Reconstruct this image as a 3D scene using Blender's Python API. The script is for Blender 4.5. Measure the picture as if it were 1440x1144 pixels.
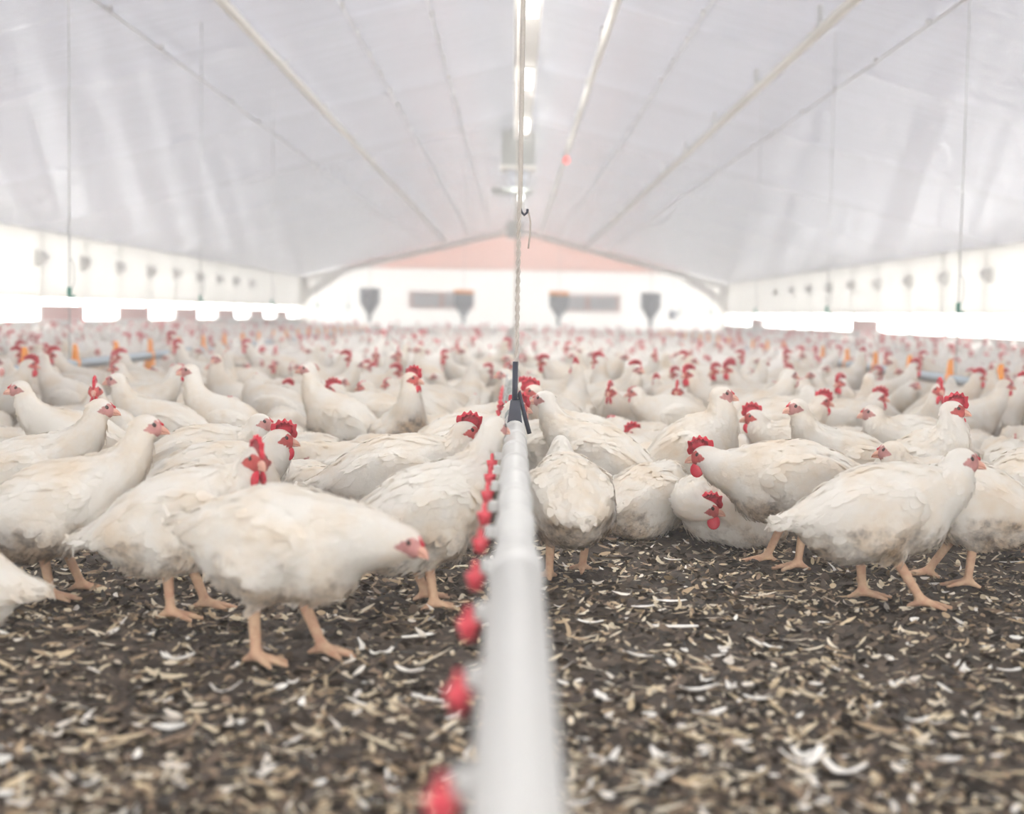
import bpy, math, random
import numpy as np
from mathutils import Matrix, Vector

for _o in list(bpy.data.objects):
    bpy.data.objects.remove(_o)
SC = bpy.context.scene
COL = SC.collection
random.seed(7)
RNG = np.random.default_rng(11)

# ------------------------------------------------------------------ camera, world, exposure
FPX, CAMZ = 2000.0, 0.65                       # focal length in pixels of a 1440x1144 frame
PITCH, ROLL = math.atan(130 / FPX), math.radians(1.0)
fwd = np.array([0, math.cos(PITCH), -math.sin(PITCH)])
up0 = np.array([0, math.sin(PITCH), math.cos(PITCH)])
rt0 = np.array([1.0, 0, 0])
UP = up0 * math.cos(ROLL) - rt0 * math.sin(ROLL)
RT = rt0 * math.cos(ROLL) + up0 * math.sin(ROLL)
cam_d = bpy.data.cameras.new('camera')
cam = bpy.data.objects.new('camera', cam_d)
COL.objects.link(cam)
M = Matrix.Identity(4)
for i in range(3):
    M[i][0], M[i][1], M[i][2] = RT[i], UP[i], -fwd[i]
M[2][3] = CAMZ
cam.matrix_world = M
cam_d.sensor_fit = 'HORIZONTAL'
cam_d.sensor_width = 36.0
cam_d.lens = FPX * 36.0 / 1440
cam_d.clip_start, cam_d.clip_end = 0.05, 400
cam_d.dof.use_dof = True
cam_d.dof.focus_distance = 3.85
cam_d.dof.aperture_fstop = 2.3
SC.camera = cam

world = bpy.data.worlds.new('daylight')
SC.world = world
world.use_nodes = True
bg = world.node_tree.nodes['Background']
bg.inputs['Color'].default_value = (1.0, 0.985, 0.96, 1)
bg.inputs['Strength'].default_value = 13.0

SC.view_settings.view_transform = 'Standard'
SC.view_settings.look = 'None'
SC.view_settings.gamma = 1
SC.view_settings.exposure = 0.2
SC.cycles.use_denoising = True
SC.cycles.max_bounces = 8
SC.cycles.diffuse_bounces = 5
SC.cycles.volume_bounces = 1
SC.cycles.sample_clamp_indirect = 6
SC.cycles.caustics_reflective = False
SC.cycles.caustics_refractive = False


def place(px, d, z=0.2):
    """World x of a point at distance d and height z that stands in column px of the photograph."""
    zc = d * math.cos(PITCH) - (z - CAMZ) * math.sin(PITCH)
    yc = d * math.sin(PITCH) + (z - CAMZ) * math.cos(PITCH)
    return ((px - 720) * zc / FPX - yc * math.sin(ROLL)) / math.cos(ROLL)


def ground(px, py, z=0.0):
    v = fwd + RT * ((px - 720) / FPX) + UP * ((572 - py) / FPX)
    t = (z - CAMZ) / v[2]
    return v[0] * t, v[1] * t


# ------------------------------------------------------------------ helpers
def tag(o, label=None, cat=None, group=None, kind=None):
    if label: o['label'] = label
    if cat: o['category'] = cat
    if group: o['group'] = group
    if kind: o['kind'] = kind
    return o


def empty(name, loc=(0, 0, 0), rz=0.0):
    o = bpy.data.objects.new(name, None)
    o.empty_display_size = 0.05
    o.location = loc
    o.rotation_euler = (0, 0, rz)
    COL.objects.link(o)
    return o


def link(name, me, parent=None):
    o = bpy.data.objects.new(name, me)
    COL.objects.link(o)
    if parent is not None: o.parent = parent
    return o


class MB:
    """Collects boxes, tubes, lathes and free polygons; build() links them as one mesh."""

    def __init__(self):
        self.v, self.f, self.sm = [], [], []

    def add(self, vs, fs, smooth=False):
        n = len(self.v)
        self.v += [tuple(map(float, p)) for p in vs]
        self.f += [tuple(i + n for i in f) for f in fs]
        self.sm += [smooth] * len(fs)
        return self

    def box(self, c, s, R=None):
        c = np.array(c, float)
        vs = np.array([(x, y, z) for x in (-.5, .5) for y in (-.5, .5) for z in (-.5, .5)]) * np.array(s)
        if R is not None: vs = vs @ np.array(R).T
        return self.add(vs + c, [(0, 1, 3, 2), (4, 6, 7, 5), (0, 4, 5, 1), (2, 3, 7, 6), (0, 2, 6, 4), (1, 5, 7, 3)])

    def tube(self, pts, r, n=12, caps=True):
        pts = [np.array(p, float) for p in pts]
        rr = r if isinstance(r, (list, tuple, np.ndarray)) else [r] * len(pts)
        vs, fs = [], []
        ref = None
        for i, p in enumerate(pts):
            t = pts[min(i + 1, len(pts) - 1)] - pts[max(i - 1, 0)]
            t = t / (np.linalg.norm(t) + 1e-12)
            if ref is None:
                ref = np.array([0, 0, 1.0]) if abs(t[2]) < .9 else np.array([1.0, 0, 0])
            a = np.cross(t, ref); a /= np.linalg.norm(a) + 1e-12
            b = np.cross(a, t)
            ref = b
            for k in range(n):
                w = 2 * math.pi * k / n
                vs.append(p + rr[i] * (a * math.cos(w) + b * math.sin(w)))
        for i in range(len(pts) - 1):
            for k in range(n):
                fs.append((i * n + k, i * n + (k + 1) % n, (i + 1) * n + (k + 1) % n, (i + 1) * n + k))
        if caps:
            fs.append(tuple(range(n))[::-1]); fs.append(tuple((len(pts) - 1) * n + k for k in range(n)))
        return self.add(vs, fs, True)

    def lathe(self, prof, c=(0, 0, 0), n=20):
        vs, fs = [], []
        for r, z in prof:
            for k in range(n):
                w = 2 * math.pi * k / n
                vs.append((c[0] + r * math.cos(w), c[1] + r * math.sin(w), c[2] + z))
        for i in range(len(prof) - 1):
            for k in range(n):
                fs.append((i * n + k, i * n + (k + 1) % n, (i + 1) * n + (k + 1) % n, (i + 1) * n + k))
        fs.append(tuple(range(n))[::-1]); fs.append(tuple((len(prof) - 1) * n + k for k in range(n)))
        return self.add(vs, fs, True)

    def ell(self, c, r, R=None, n=14, m=8):
        vs, fs = [], []
        for i in range(m + 1):
            a = math.pi * i / m
            for k in range(n):
                w = 2 * math.pi * k / n
                vs.append((math.sin(a) * math.cos(w), math.sin(a) * math.sin(w), math.cos(a)))
        vs = np.array(vs) * np.array(r)
        if R is not None: vs = vs @ np.array(R).T
        for i in range(m):
            for k in range(n):
                fs.append((i * n + k, (i + 1) * n + k, (i + 1) * n + (k + 1) % n, i * n + (k + 1) % n))
        return self.add(vs + np.array(c), fs, True)

    def mesh(self, name, mat):
        me = bpy.data.meshes.new(name)
        me.from_pydata(self.v, [], self.f)
        me.polygons.foreach_set('use_smooth', self.sm)
        if mat is not None: me.materials.append(mat)
        me.validate()
        return me

    def build(self, name, mat, parent=None):
        return link(name, self.mesh(name, mat), parent)


# ------------------------------------------------------------------ materials
def newmat(name):
    m = bpy.data.materials.new(name)
    m.use_nodes = True
    nt = m.node_tree
    return m, nt, nt.nodes['Principled BSDF']


def nd(nt, typ, **kw):
    n = nt.nodes.new(typ)
    for k, v in kw.items():
        if k.startswith('i_'):
            n.inputs[k[2:]].default_value = v
        else:
            setattr(n, k, v)
    return n


def plain(name, col, rough=.5, metal=0.0, var=.08, scale=30, bump=0.0, emit=None):
    m, nt, p = newmat(name)
    tc = nd(nt, 'ShaderNodeTexCoord')
    nz = nd(nt, 'ShaderNodeTexNoise', i_Scale=scale, i_Detail=4.0)
    nt.links.new(tc.outputs['Object'], nz.inputs['Vector'])
    mx = nd(nt, 'ShaderNodeMix', data_type='RGBA')
    mx.inputs['A'].default_value = (*[c * (1 - var) for c in col], 1)
    mx.inputs['B'].default_value = (*[min(1, c * (1 + var)) for c in col], 1)
    nt.links.new(nz.outputs['Fac'], mx.inputs['Factor'])
    nt.links.new(mx.outputs['Result'], p.inputs['Base Color'])
    p.inputs['Roughness'].default_value = rough
    p.inputs['Metallic'].default_value = metal
    if bump:
        b = nd(nt, 'ShaderNodeBump', i_Strength=bump, i_Distance=.002)
        nt.links.new(nz.outputs['Fac'], b.inputs['Height'])
        nt.links.new(b.outputs['Normal'], p.inputs['Normal'])
    if emit:
        p.inputs['Emission Color'].default_value = (*emit[:3], 1)
        p.inputs['Emission Strength'].default_value = emit[3]
    return m


def mat_plumage():
    m, nt, p = newmat('plumage')
    L = nt.links.new
    at = nd(nt, 'ShaderNodeVertexColor', layer_name='zone')
    sep = nd(nt, 'ShaderNodeSeparateColor')
    L(at.outputs['Color'], sep.inputs['Color'])
    tc = nd(nt, 'ShaderNodeTexCoord')
    oi = nd(nt, 'ShaderNodeObjectInfo')
    off = nd(nt, 'ShaderNodeVectorMath', operation='SCALE')
    comb = nd(nt, 'ShaderNodeCombineXYZ')
    for k in 'XYZ': L(oi.outputs['Random'], comb.inputs[k])
    L(comb.outputs[0], off.inputs[0]); off.inputs['Scale'].default_value = 13.0
    add = nd(nt, 'ShaderNodeVectorMath', operation='ADD')
    L(tc.outputs['Object'], add.inputs[0]); L(off.outputs[0], add.inputs[1])
    n1 = nd(nt, 'ShaderNodeTexNoise', i_Scale=9.0, i_Detail=5.0, i_Roughness=.6)
    n2 = nd(nt, 'ShaderNodeTexNoise', i_Scale=38.0, i_Detail=4.0, i_Roughness=.65)
    L(add.outputs[0], n1.inputs['Vector']); L(add.outputs[0], n2.inputs['Vector'])
    # white plumage with a cream cast in large soft patches
    r1 = nd(nt, 'ShaderNodeMapRange'); r1.inputs['From Min'].default_value = .42; r1.inputs['From Max'].default_value = .70
    L(n1.outputs['Fac'], r1.inputs['Value'])
    w = nd(nt, 'ShaderNodeMix', data_type='RGBA')
    w.inputs['A'].default_value = (.92, .885, .825, 1); w.inputs['B'].default_value = (.86, .755, .62, 1)
    L(r1.outputs[0], w.inputs['Factor'])
    # litter stains where the hen lies on the ground, broken up by noise
    da = nd(nt, 'ShaderNodeAttribute', attribute_type='OBJECT', attribute_name='dirt')
    mul = nd(nt, 'ShaderNodeMath', operation='MULTIPLY_ADD')
    L(sep.outputs['Blue'], mul.inputs[0]); mul.inputs[1].default_value = .36
    L(n1.outputs['Fac'], mul.inputs[2])
    mul2 = nd(nt, 'ShaderNodeMath', operation='MULTIPLY_ADD')
    L(n2.outputs['Fac'], mul2.inputs[0]); mul2.inputs[1].default_value = .55
    L(mul.outputs[0], mul2.inputs[2])
    ad = nd(nt, 'ShaderNodeMath', operation='MULTIPLY_ADD')
    L(da.outputs['Fac'], ad.inputs[0]); ad.inputs[1].default_value = .25; L(mul2.outputs[0], ad.inputs[2])
    r2 = nd(nt, 'ShaderNodeMapRange'); r2.inputs['From Min'].default_value = 1.02; r2.inputs['From Max'].default_value = 1.4
    r2.inputs['To Max'].default_value = .8
    L(ad.outputs[0], r2.inputs['Value'])
    gate = nd(nt, 'ShaderNodeMath', operation='MULTIPLY'); gate.use_clamp = True
    sb = nd(nt, 'ShaderNodeMath', operation='MULTIPLY'); sb.use_clamp = True
    L(sep.outputs['Blue'], sb.inputs[0]); sb.inputs[1].default_value = 2.0
    L(r2.outputs[0], gate.inputs[0]); L(sb.outputs[0], gate.inputs[1])
    dm = nd(nt, 'ShaderNodeMix', data_type='RGBA')
    L(gate.outputs[0], dm.inputs['Factor']); L(w.outputs['Result'], dm.inputs['A'])
    dc = nd(nt, 'ShaderNodeMix', data_type='RGBA')
    dc.inputs['A'].default_value = (.52, .36, .20, 1); dc.inputs['B'].default_value = (.12, .075, .045, 1)
    r3 = nd(nt, 'ShaderNodeMapRange'); r3.inputs['From Min'].default_value = .4; r3.inputs['From Max'].default_value = .62
    L(n2.outputs['Fac'], r3.inputs['Value']); L(r3.outputs[0], dc.inputs['Factor'])
    L(dc.outputs['Result'], dm.inputs['B'])
    # bare face skin
    fa = nd(nt, 'ShaderNodeAttribute', attribute_type='OBJECT', attribute_name='face_red')
    fc = nd(nt, 'ShaderNodeMix', data_type='RGBA')
    fc.inputs['A'].default_value = (.52, .27, .25, 1); fc.inputs['B'].default_value = (.52, .10, .09, 1)
    L(fa.outputs['Fac'], fc.inputs['Factor'])
    fm = nd(nt, 'ShaderNodeMix', data_type='RGBA')
    # ragged edge where the small feathers thin out, mottled skin
    fz = nd(nt, 'ShaderNodeTexNoise', i_Scale=110.0, i_Detail=3.0)
    L(add.outputs[0], fz.inputs['Vector'])
    fe = nd(nt, 'ShaderNodeMath', operation='MULTIPLY_ADD'); L(fz.outputs['Fac'], fe.inputs[0]); fe.inputs[1].default_value = .9; fe.inputs[2].default_value = -.45
    fs_ = nd(nt, 'ShaderNodeMath', operation='ADD'); L(sep.outputs['Red'], fs_.inputs[0]); L(fe.outputs[0], fs_.inputs[1])
    fr_ = nd(nt, 'ShaderNodeMapRange'); fr_.inputs['From Min'].default_value = .3; fr_.inputs['From Max'].default_value = .7
    L(fs_.outputs[0], fr_.inputs['Value'])
    fg = nd(nt, 'ShaderNodeMath', operation='MULTIPLY'); L(fr_.outputs[0], fg.inputs[0])
    fgt = nd(nt, 'ShaderNodeMath', operation='GREATER_THAN'); L(sep.outputs['Red'], fgt.inputs[0]); fgt.inputs[1].default_value = .03; L(fgt.outputs[0], fg.inputs[1])
    mot = nd(nt, 'ShaderNodeMix', data_type='RGBA', blend_type='MULTIPLY'); mot.inputs['B'].default_value = (.55, .5, .52, 1)
    mr_ = nd(nt, 'ShaderNodeMapRange'); mr_.inputs['From Min'].default_value = .4; mr_.inputs['From Max'].default_value = .7; L(n2.outputs['Fac'], mr_.inputs['Value'])
    L(mr_.outputs[0], mot.inputs['Factor']); L(fc.outputs['Result'], mot.inputs['A'])
    L(fg.outputs[0], fm.inputs['Factor']); L(dm.outputs['Result'], fm.inputs['A']); L(mot.outputs['Result'], fm.inputs['B'])
    # legs
    lc = nd(nt, 'ShaderNodeMix', data_type='RGBA')
    lc.inputs['A'].default_value = (.58, .40, .26, 1); lc.inputs['B'].default_value = (.47, .27, .18, 1)
    lr = nd(nt, 'ShaderNodeMapRange'); lr.inputs['From Min'].default_value = .35; lr.inputs['From Max'].default_value = .65
    L(n2.outputs['Fac'], lr.inputs['Value']); L(lr.outputs[0], lc.inputs['Factor'])
    lm = nd(nt, 'ShaderNodeMix', data_type='RGBA')
    L(sep.outputs['Green'], lm.inputs['Factor']); L(fm.outputs['Result'], lm.inputs['A']); L(lc.outputs['Result'], lm.inputs['B'])
    L(lm.outputs['Result'], p.inputs['Base Color'])
    p.inputs['Roughness'].default_value = .75
    p.inputs['Specular IOR Level'].default_value = .2
    b = nd(nt, 'ShaderNodeBump', i_Strength=.45, i_Distance=.005)
    L(n2.outputs['Fac'], b.inputs['Height']); L(b.outputs['Normal'], p.inputs['Normal'])
    # feathers let some light through
    tr = nd(nt, 'ShaderNodeBsdfTranslucent')
    L(lm.outputs['Result'], tr.inputs['Color'])
    fm2 = nd(nt, 'ShaderNodeMath', operation='MULTIPLY_ADD')
    mxz = nd(nt, 'ShaderNodeMath', operation='MAXIMUM'); L(sep.outputs['Red'], mxz.inputs[0]); L(sep.outputs['Green'], mxz.inputs[1])
    L(mxz.outputs[0], fm2.inputs[0]); fm2.inputs[1].default_value = -.28; fm2.inputs[2].default_value = .28
    ms = nd(nt, 'ShaderNodeMixShader')
    L(fm2.outputs[0], ms.inputs[0]); L(p.outputs[0], ms.inputs[1]); L(tr.outputs[0], ms.inputs[2])
    L(ms.outputs[0], nt.nodes['Material Output'].inputs['Surface'])
    return m


def mat_far():
    """Plumage, face and comb of the distant birds, from a per-vertex zone."""
    m, nt, p = newmat('far_plumage')
    L = nt.links.new
    at = nd(nt, 'ShaderNodeVertexColor', layer_name='zone')
    L(at.outputs['Color'], p.inputs['Base Color'])
    p.inputs['Roughness'].default_value = .8
    return m


def mat_litter():
    m, nt, p = newmat('litter_soil')
    L = nt.links.new
    tc = nd(nt, 'ShaderNodeTexCoord')
    n1 = nd(nt, 'ShaderNodeTexNoise', i_Scale=3.0, i_Detail=6.0, i_Roughness=.65)
    n2 = nd(nt, 'ShaderNodeTexNoise', i_Scale=55.0, i_Detail=5.0, i_Roughness=.7)
    n3 = nd(nt, 'ShaderNodeTexVoronoi', i_Scale=95.0)
    for n in (n1, n2, n3): L(tc.outputs['Object'], n.inputs['Vector'])
    a = nd(nt, 'ShaderNodeMix', data_type='RGBA')
    a.inputs['A'].default_value = (.022, .015, .011, 1); a.inputs['B'].default_value = (.092, .064, .043, 1)
    r = nd(nt, 'ShaderNodeMapRange'); r.inputs['From Min'].default_value = .35; r.inputs['From Max'].default_value = .68
    L(n2.outputs['Fac'], r.inputs['Value']); L(r.outputs[0], a.inputs['Factor'])
    c = nd(nt, 'ShaderNodeMix', data_type='RGBA')
    c.inputs['B'].default_value = (.36, .26, .165, 1)
    L(a.outputs['Result'], c.inputs['A'])
    r2 = nd(nt, 'ShaderNodeMapRange'); r2.inputs['From Min'].default_value = .58; r2.inputs['From Max'].default_value = .75
    r2.inputs['To Max'].default_value = .55
    L(n1.outputs['Fac'], r2.inputs['Value'])
    mm = nd(nt, 'ShaderNodeMath', operation='MULTIPLY'); L(r2.outputs[0], mm.inputs[0])
    sepc = nd(nt, 'ShaderNodeSeparateColor'); L(n3.outputs['Color'], sepc.inputs['Color']); L(sepc.outputs['Red'], mm.inputs[1])
    L(mm.outputs[0], c.inputs['Factor'])
    L(c.outputs['Result'], p.inputs['Base Color'])
    p.inputs['Roughness'].default_value = .9
    b = nd(nt, 'ShaderNodeBump', i_Strength=.8, i_Distance=.006)
    L(n2.outputs['Fac'], b.inputs['Height']); L(b.outputs['Normal'], p.inputs['Normal'])
    return m


def mat_flake(name, rough=.7):
    m, nt, p = newmat(name)
    at = nd(nt, 'ShaderNodeVertexColor', layer_name='tint')
    nt.links.new(at.outputs['Color'], p.inputs['Base Color'])
    p.inputs['Roughness'].default_value = rough
    return m


def mat_ceiling():
    """White plastic roof lining: glossy, rippled across the slope, passing some of the daylight above it."""
    m, nt, p = newmat('roof_lining')
    L = nt.links.new
    tc = nd(nt, 'ShaderNodeTexCoord')
    mp = nd(nt, 'ShaderNodeMapping'); mp.inputs['Scale'].default_value = (.8, 9.0, .8)
    L(tc.outputs['Object'], mp.inputs['Vector'])
    n1 = nd(nt, 'ShaderNodeTexNoise', i_Scale=1.0, i_Detail=4.0, i_Roughness=.6)
    L(mp.outputs[0], n1.inputs['Vector'])
    b = nd(nt, 'ShaderNodeBump', i_Strength=1.0, i_Distance=.024)
    L(n1.outputs['Fac'], b.inputs['Height'])
    p.inputs['Base Color'].default_value = (.54, .55, .64, 1)
    p.inputs['Roughness'].default_value = .11
    p.inputs['Specular IOR Level'].default_value = 1.0
    L(b.outputs['Normal'], p.inputs['Normal'])
    tr = nd(nt, 'ShaderNodeBsdfTranslucent'); tr.inputs['Color'].default_value = (.74, .77, .87, 1)
    mx = nd(nt, 'ShaderNodeMixShader'); mx.inputs[0].default_value = CEIL_T
    L(p.outputs[0], mx.inputs[1]); L(tr.outputs[0], mx.inputs[2])
    L(mx.outputs[0], nt.nodes['Material Output'].inputs['Surface'])
    return m


def mat_curtain():
    m, nt, p = newmat('curtain_plastic')
    L = nt.links.new
    p.inputs['Base Color'].default_value = (.84, .82, .76, 1)
    p.inputs['Roughness'].default_value = .6
    tr = nd(nt, 'ShaderNodeBsdfTranslucent'); tr.inputs['Color'].default_value = (.88, .86, .80, 1)
    mx = nd(nt, 'ShaderNodeMixShader'); mx.inputs[0].default_value = CURT_T
    L(p.outputs[0], mx.inputs[1]); L(tr.outputs[0], mx.inputs[2])
    L(mx.outputs[0], nt.nodes['Material Output'].inputs['Surface'])
    return m


def mat_sheet(name, col, t):
    """Plastic end-wall sheeting that passes some daylight."""
    m = plain(name, col, .6, var=.04, scale=3)
    nt = m.node_tree
    p = nt.nodes['Principled BSDF']
    tr = nd(nt, 'ShaderNodeBsdfTranslucent'); tr.inputs['Color'].default_value = (*col, 1)
    mx = nd(nt, 'ShaderNodeMixShader'); mx.inputs[0].default_value = t
    nt.links.new(p.outputs[0], mx.inputs[1]); nt.links.new(tr.outputs[0], mx.inputs[2])
    nt.links.new(mx.outputs[0], nt.nodes['Material Output'].inputs['Surface'])
    return m


def mat_haze():
    m = bpy.data.materials.new('barn_haze')
    m.use_nodes = True
    nt = m.node_tree
    nt.nodes.remove(nt.nodes['Principled BSDF'])
    v = nd(nt, 'ShaderNodeVolumeScatter')
    v.inputs['Color'].default_value = (1, .985, .97, 1)
    v.inputs['Density'].default_value = HAZE
    v.inputs['Anisotropy'].default_value = .2
    nt.links.new(v.outputs[0], nt.nodes['Material Output'].inputs['Volume'])
    return m


CEIL_T, CURT_T, HAZE = .022, .070, .0165
MT = dict(
    plumage=mat_plumage(), far=mat_far(), litter=mat_litter(), shaving=mat_flake('shaving'), feather=mat_flake('feather_vane'),
    ceiling=mat_ceiling(), curtain=mat_curtain(), haze=mat_haze(),
    red=plain('comb_red', (.56, .016, .04), .45, var=.2, scale=120, bump=.3),
    beak=plain('beak_horn', (.62, .33, .25), .4, var=.15, scale=90),
    eye=plain('eye_dark', (.035, .015, .012), .12),
    pvc=plain('white_pvc', (.60, .595, .575), .5, var=.03),
    cable=plain('pale_cable', (.66, .655, .65), .5),
    galv=plain('galvanised_steel', (.40, .43, .41), .45, .5, var=.12, scale=60),
    cup=plain('cup_red', (.68, .07, .095), .4, var=.06),
    bracket=plain('dark_bracket', (.022, .028, .05), .5),
    cord=plain('cord_fibre', (.55, .50, .45), .8, var=.2, scale=300),
    wire=plain('steel_wire', (.46, .47, .46), .5),
    green=plain('green_clip', (.03, .22, .16), .5),
    orange=plain('orange_plastic', (.85, .30, .03), .45),
    tube=plain('feed_tube', (.40, .47, .52), .45, .3),
    hopper=plain('grey_hopper', (.19, .22, .25), .6),
    cream=plain('cream_paint', (.85, .82, .76), .5, var=.04, scale=5),
    backsheet=mat_sheet('white_sheet', (.86, .84, .80), .10),
    white=plain('white_paint', (.84, .83, .80), .55, var=.03, scale=4),
    salmon=mat_sheet('salmon_sheet', (.58, .32, .26), .10),
    pink=plain('pink_board', (.74, .46, .43), .7, var=.08, scale=4),
    grey=plain('grey_machine', (.20, .225, .20), .5, var=.06, scale=6),
    pale=plain('pale_duct', (.62, .66, .74), .5),
    lens=plain('lamp_diffuser', (.9, .9, .88), .4, emit=(1, .99, .93, 9.0)),
    redlamp=plain('red_indicator', (.7, .02, .02), .4, emit=(1, .05, .04, 1.5)),
    glass=plain('dusty_pane', (.70, .70, .73), .2),
    concrete=plain('concrete', (.35, .33, .31), .9, var=.15, scale=3),
)

# ------------------------------------------------------------------ chickens: one continuous skin from a blended distance field
def smin(a, b, k):
    h = np.clip(.5 + .5 * (b - a) / k, 0, 1)
    return b + (a - b) * h - k * h * (1 - h)


def sd_ell(P, c, r, R=None):
    q = P - np.array(c, np.float32)
    if R is not None: q = q @ np.array(R, np.float32)
    r = np.array(r, np.float32)
    k0 = np.sqrt(((q / r) ** 2).sum(-1)) + 1e-6
    k1 = np.sqrt(((q / (r * r)) ** 2).sum(-1)) + 1e-6
    return k0 * (k0 - 1) / k1


def sd_cone(P, a, b, ra, rb):
    a = np.array(a, np.float32); b = np.array(b, np.float32)
    ab = b - a
    t = np.clip(((P - a) @ ab) / (ab @ ab + 1e-9), 0, 1)
    return np.sqrt(((P - a - t[..., None] * ab) ** 2).sum(-1)) - (ra + (rb - ra) * t)


def roty(deg):            # nose up by deg
    c, s = math.cos(math.radians(deg)), math.sin(math.radians(deg))
    return np.array([[c, 0, -s], [0, 1, 0], [s, 0, c]])


def rotz(deg):
    c, s = math.cos(math.radians(deg)), math.sin(math.radians(deg))
    return np.array([[c, -s, 0], [s, c, 0], [0, 0, 1]])


def rotx(deg):
    c, s = math.cos(math.radians(deg)), math.sin(math.radians(deg))
    return np.array([[1, 0, 0], [0, c, -s], [0, s, c]])


# hb torso height, pit torso pitch, head centre, hy/hp head yaw and pitch, ctl neck control point, legs = fore-aft step of each foot
POSES = {
    'alert':   dict(hb=.205, pit=14, head=(.185, 0, .387), hy=8, hp=-4, ctl=(.165, 0, .285), legs=(.03, -.02)),
    'tall':    dict(hb=.205, pit=24, head=(.150, .005, .418), hy=-20, hp=-2, ctl=(.150, 0, .30), legs=(.01, -.01)),
    'walk':    dict(hb=.210, pit=8, head=(.168, 0, .325), hy=-6, hp=-5, ctl=(.170, 0, .25), legs=(-.035, .07)),
    'lean':    dict(hb=.220, pit=-5, head=(.235, -.01, .238), hy=-16, hp=-14, ctl=(.19, 0, .240), legs=(.04, -.045)),
    'stretch': dict(hb=.225, pit=-2, head=(.208, -.02, .282), hy=-14, hp=-8, ctl=(.175, 0, .235), legs=(-.03, .03)),
    'turned':  dict(hb=.205, pit=12, head=(.135, -.055, .335), hy=-62, hp=-6, ctl=(.165, -.02, .28), legs=(.02, -.04)),
    'peck':    dict(hb=.215, pit=-14, head=(.25, 0, .10), hy=10, hp=-55, ctl=(.24, 0, .22), legs=(.0, -.03)),
    'sit':     dict(hb=.125, pit=8, head=(.165, .01, .285), hy=15, hp=-4, ctl=(.16, 0, .19), legs=None),
    'sit_low': dict(hb=.118, pit=5, head=(.175, -.02, .205), hy=-25, hp=-8, ctl=(.17, 0, .165), legs=None),
    'tucked':  dict(hb=.115, pit=4, head=(.092, .114, .122), hy=168, hp=-4, ctl=(.19, .10, .15), legs=None),
    'asleep':  dict(hb=.118, pit=2, head=(.105, .045, .175), hy=120, hp=-30, ctl=(.16, .03, .18), legs=None),
    'erect':   dict(hb=.215, pit=34, head=(.090, 0, .402), hy=12, hp=-3, ctl=(.125, 0, .30), legs=(.01, -.015)),
    'upright': dict(hb=.165, pit=38, head=(.100, .0, .400), hy=35, hp=-3, ctl=(.125, 0, .29), legs=None, breast=True),
}


def bez(a, c, b, t):
    a, c, b = map(np.array, (a, c, b))
    return (1 - t) ** 2 * a + 2 * t * (1 - t) * c + t * t * b


def prims(ps, legs=True):
    """(kind, args, blend) of the feathered body, and the bare leg shapes."""
    T = roty(ps['pit'])
    C = np.array([-.012, 0, ps['hb']])
    tp = lambda x, y, z: T @ np.array([x, y, z]) + C
    sit = ps['legs'] is None
    body = []
    E = lambda c, r, k, R=np.eye(3): body.append(('e', tp(*c), r, T @ R, k))
    E((.004, 0, .010), (.128, .092, .093), .03)
    E((.080, 0, -.012), (.078, .080, .086), .05)
    E((-.098, 0, -.008), (.082, .072, .066), .05)
    E((-.045, 0, -.044 if not sit else -.055), (.090, .082 if not sit else .094, .060), .05)
    E((-.160, 0, .004), (.060, .034, .024), .035, roty(4))
    E((-.196, 0, .004), (.034, .020, .012), .02, roty(0))
    for s in (-1, 1):
        E((-.022, s * .083, .010), (.108, .023, .054), .024, rotz(s * 6) @ roty(2))
        E((-.120, s * .063, .004), (.060, .014, .026), .018, rotz(s * 14) @ roty(6))
    base = tp(.078, 0, .020)
    HR = rotz(ps['hy']) @ roty(ps['hp'])
    H = np.array(ps['head'])
    nb = H + HR @ np.array([-.010, 0, -.010])
    N = [bez(base, ps['ctl'], nb, t) for t in np.linspace(0, 1, 7)]
    R = [.068, .062, .052, .042, .034, .028, .0235]
    for i in range(6):
        body.append(('c', N[i], N[i + 1], R[i], R[i + 1], .022))
    body.append(('e', H, (.033, .0225, .0270), HR, .012))
    body.append(('e', H + HR @ np.array([.015, 0, -.007]), (.022, .0160, .0175), HR, .010))
    leg = []
    hips = []
    if not sit:
        for s, dx in zip((1, -1), ps['legs']):
            hip = tp(-.010, s * .052, -.050)
            hock = np.array([dx * .45 - .024, s * .050, .124])
            ank = np.array([dx + .006, s * .050, .020])
            body.append(('c', hip, hock + np.array([.004, 0, .000]), .060, .021, .03))
            leg.append(('c', hock, ank, .0125, .0098, .004))
            leg.append(('e', ank, (.013, .012, .011), np.eye(3), .006))
            for a, l in ((0, .064), (30, .054), (-30, .054), (172, .030)):
                d = rotz(a + s * 3) @ np.array([1.0, 0, 0])
                k1 = ank + d * l * .5 + np.array([0, 0, -.0075])
                k2 = ank + d * l + np.array([0, 0, -.0135])
                leg.append(('c', ank, k1, .0088, .0072, .004)); leg.append(('c', k1, k2, .0072, .0048, .002))
            hips.append((hip, hock))
    return dict(breast=ps.get('breast', False), T=T, C=C, HR=HR, H=H, N=N, body=body, leg=leg, sit=sit, hips=hips)


def field(P, lst):
    F = None
    for q in lst:
        d = sd_ell(P, q[1], q[2], q[3]) if q[0] == 'e' else sd_cone(P, *q[1:5])
        F = d if F is None else smin(F, d, q[-1])
    return F


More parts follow.
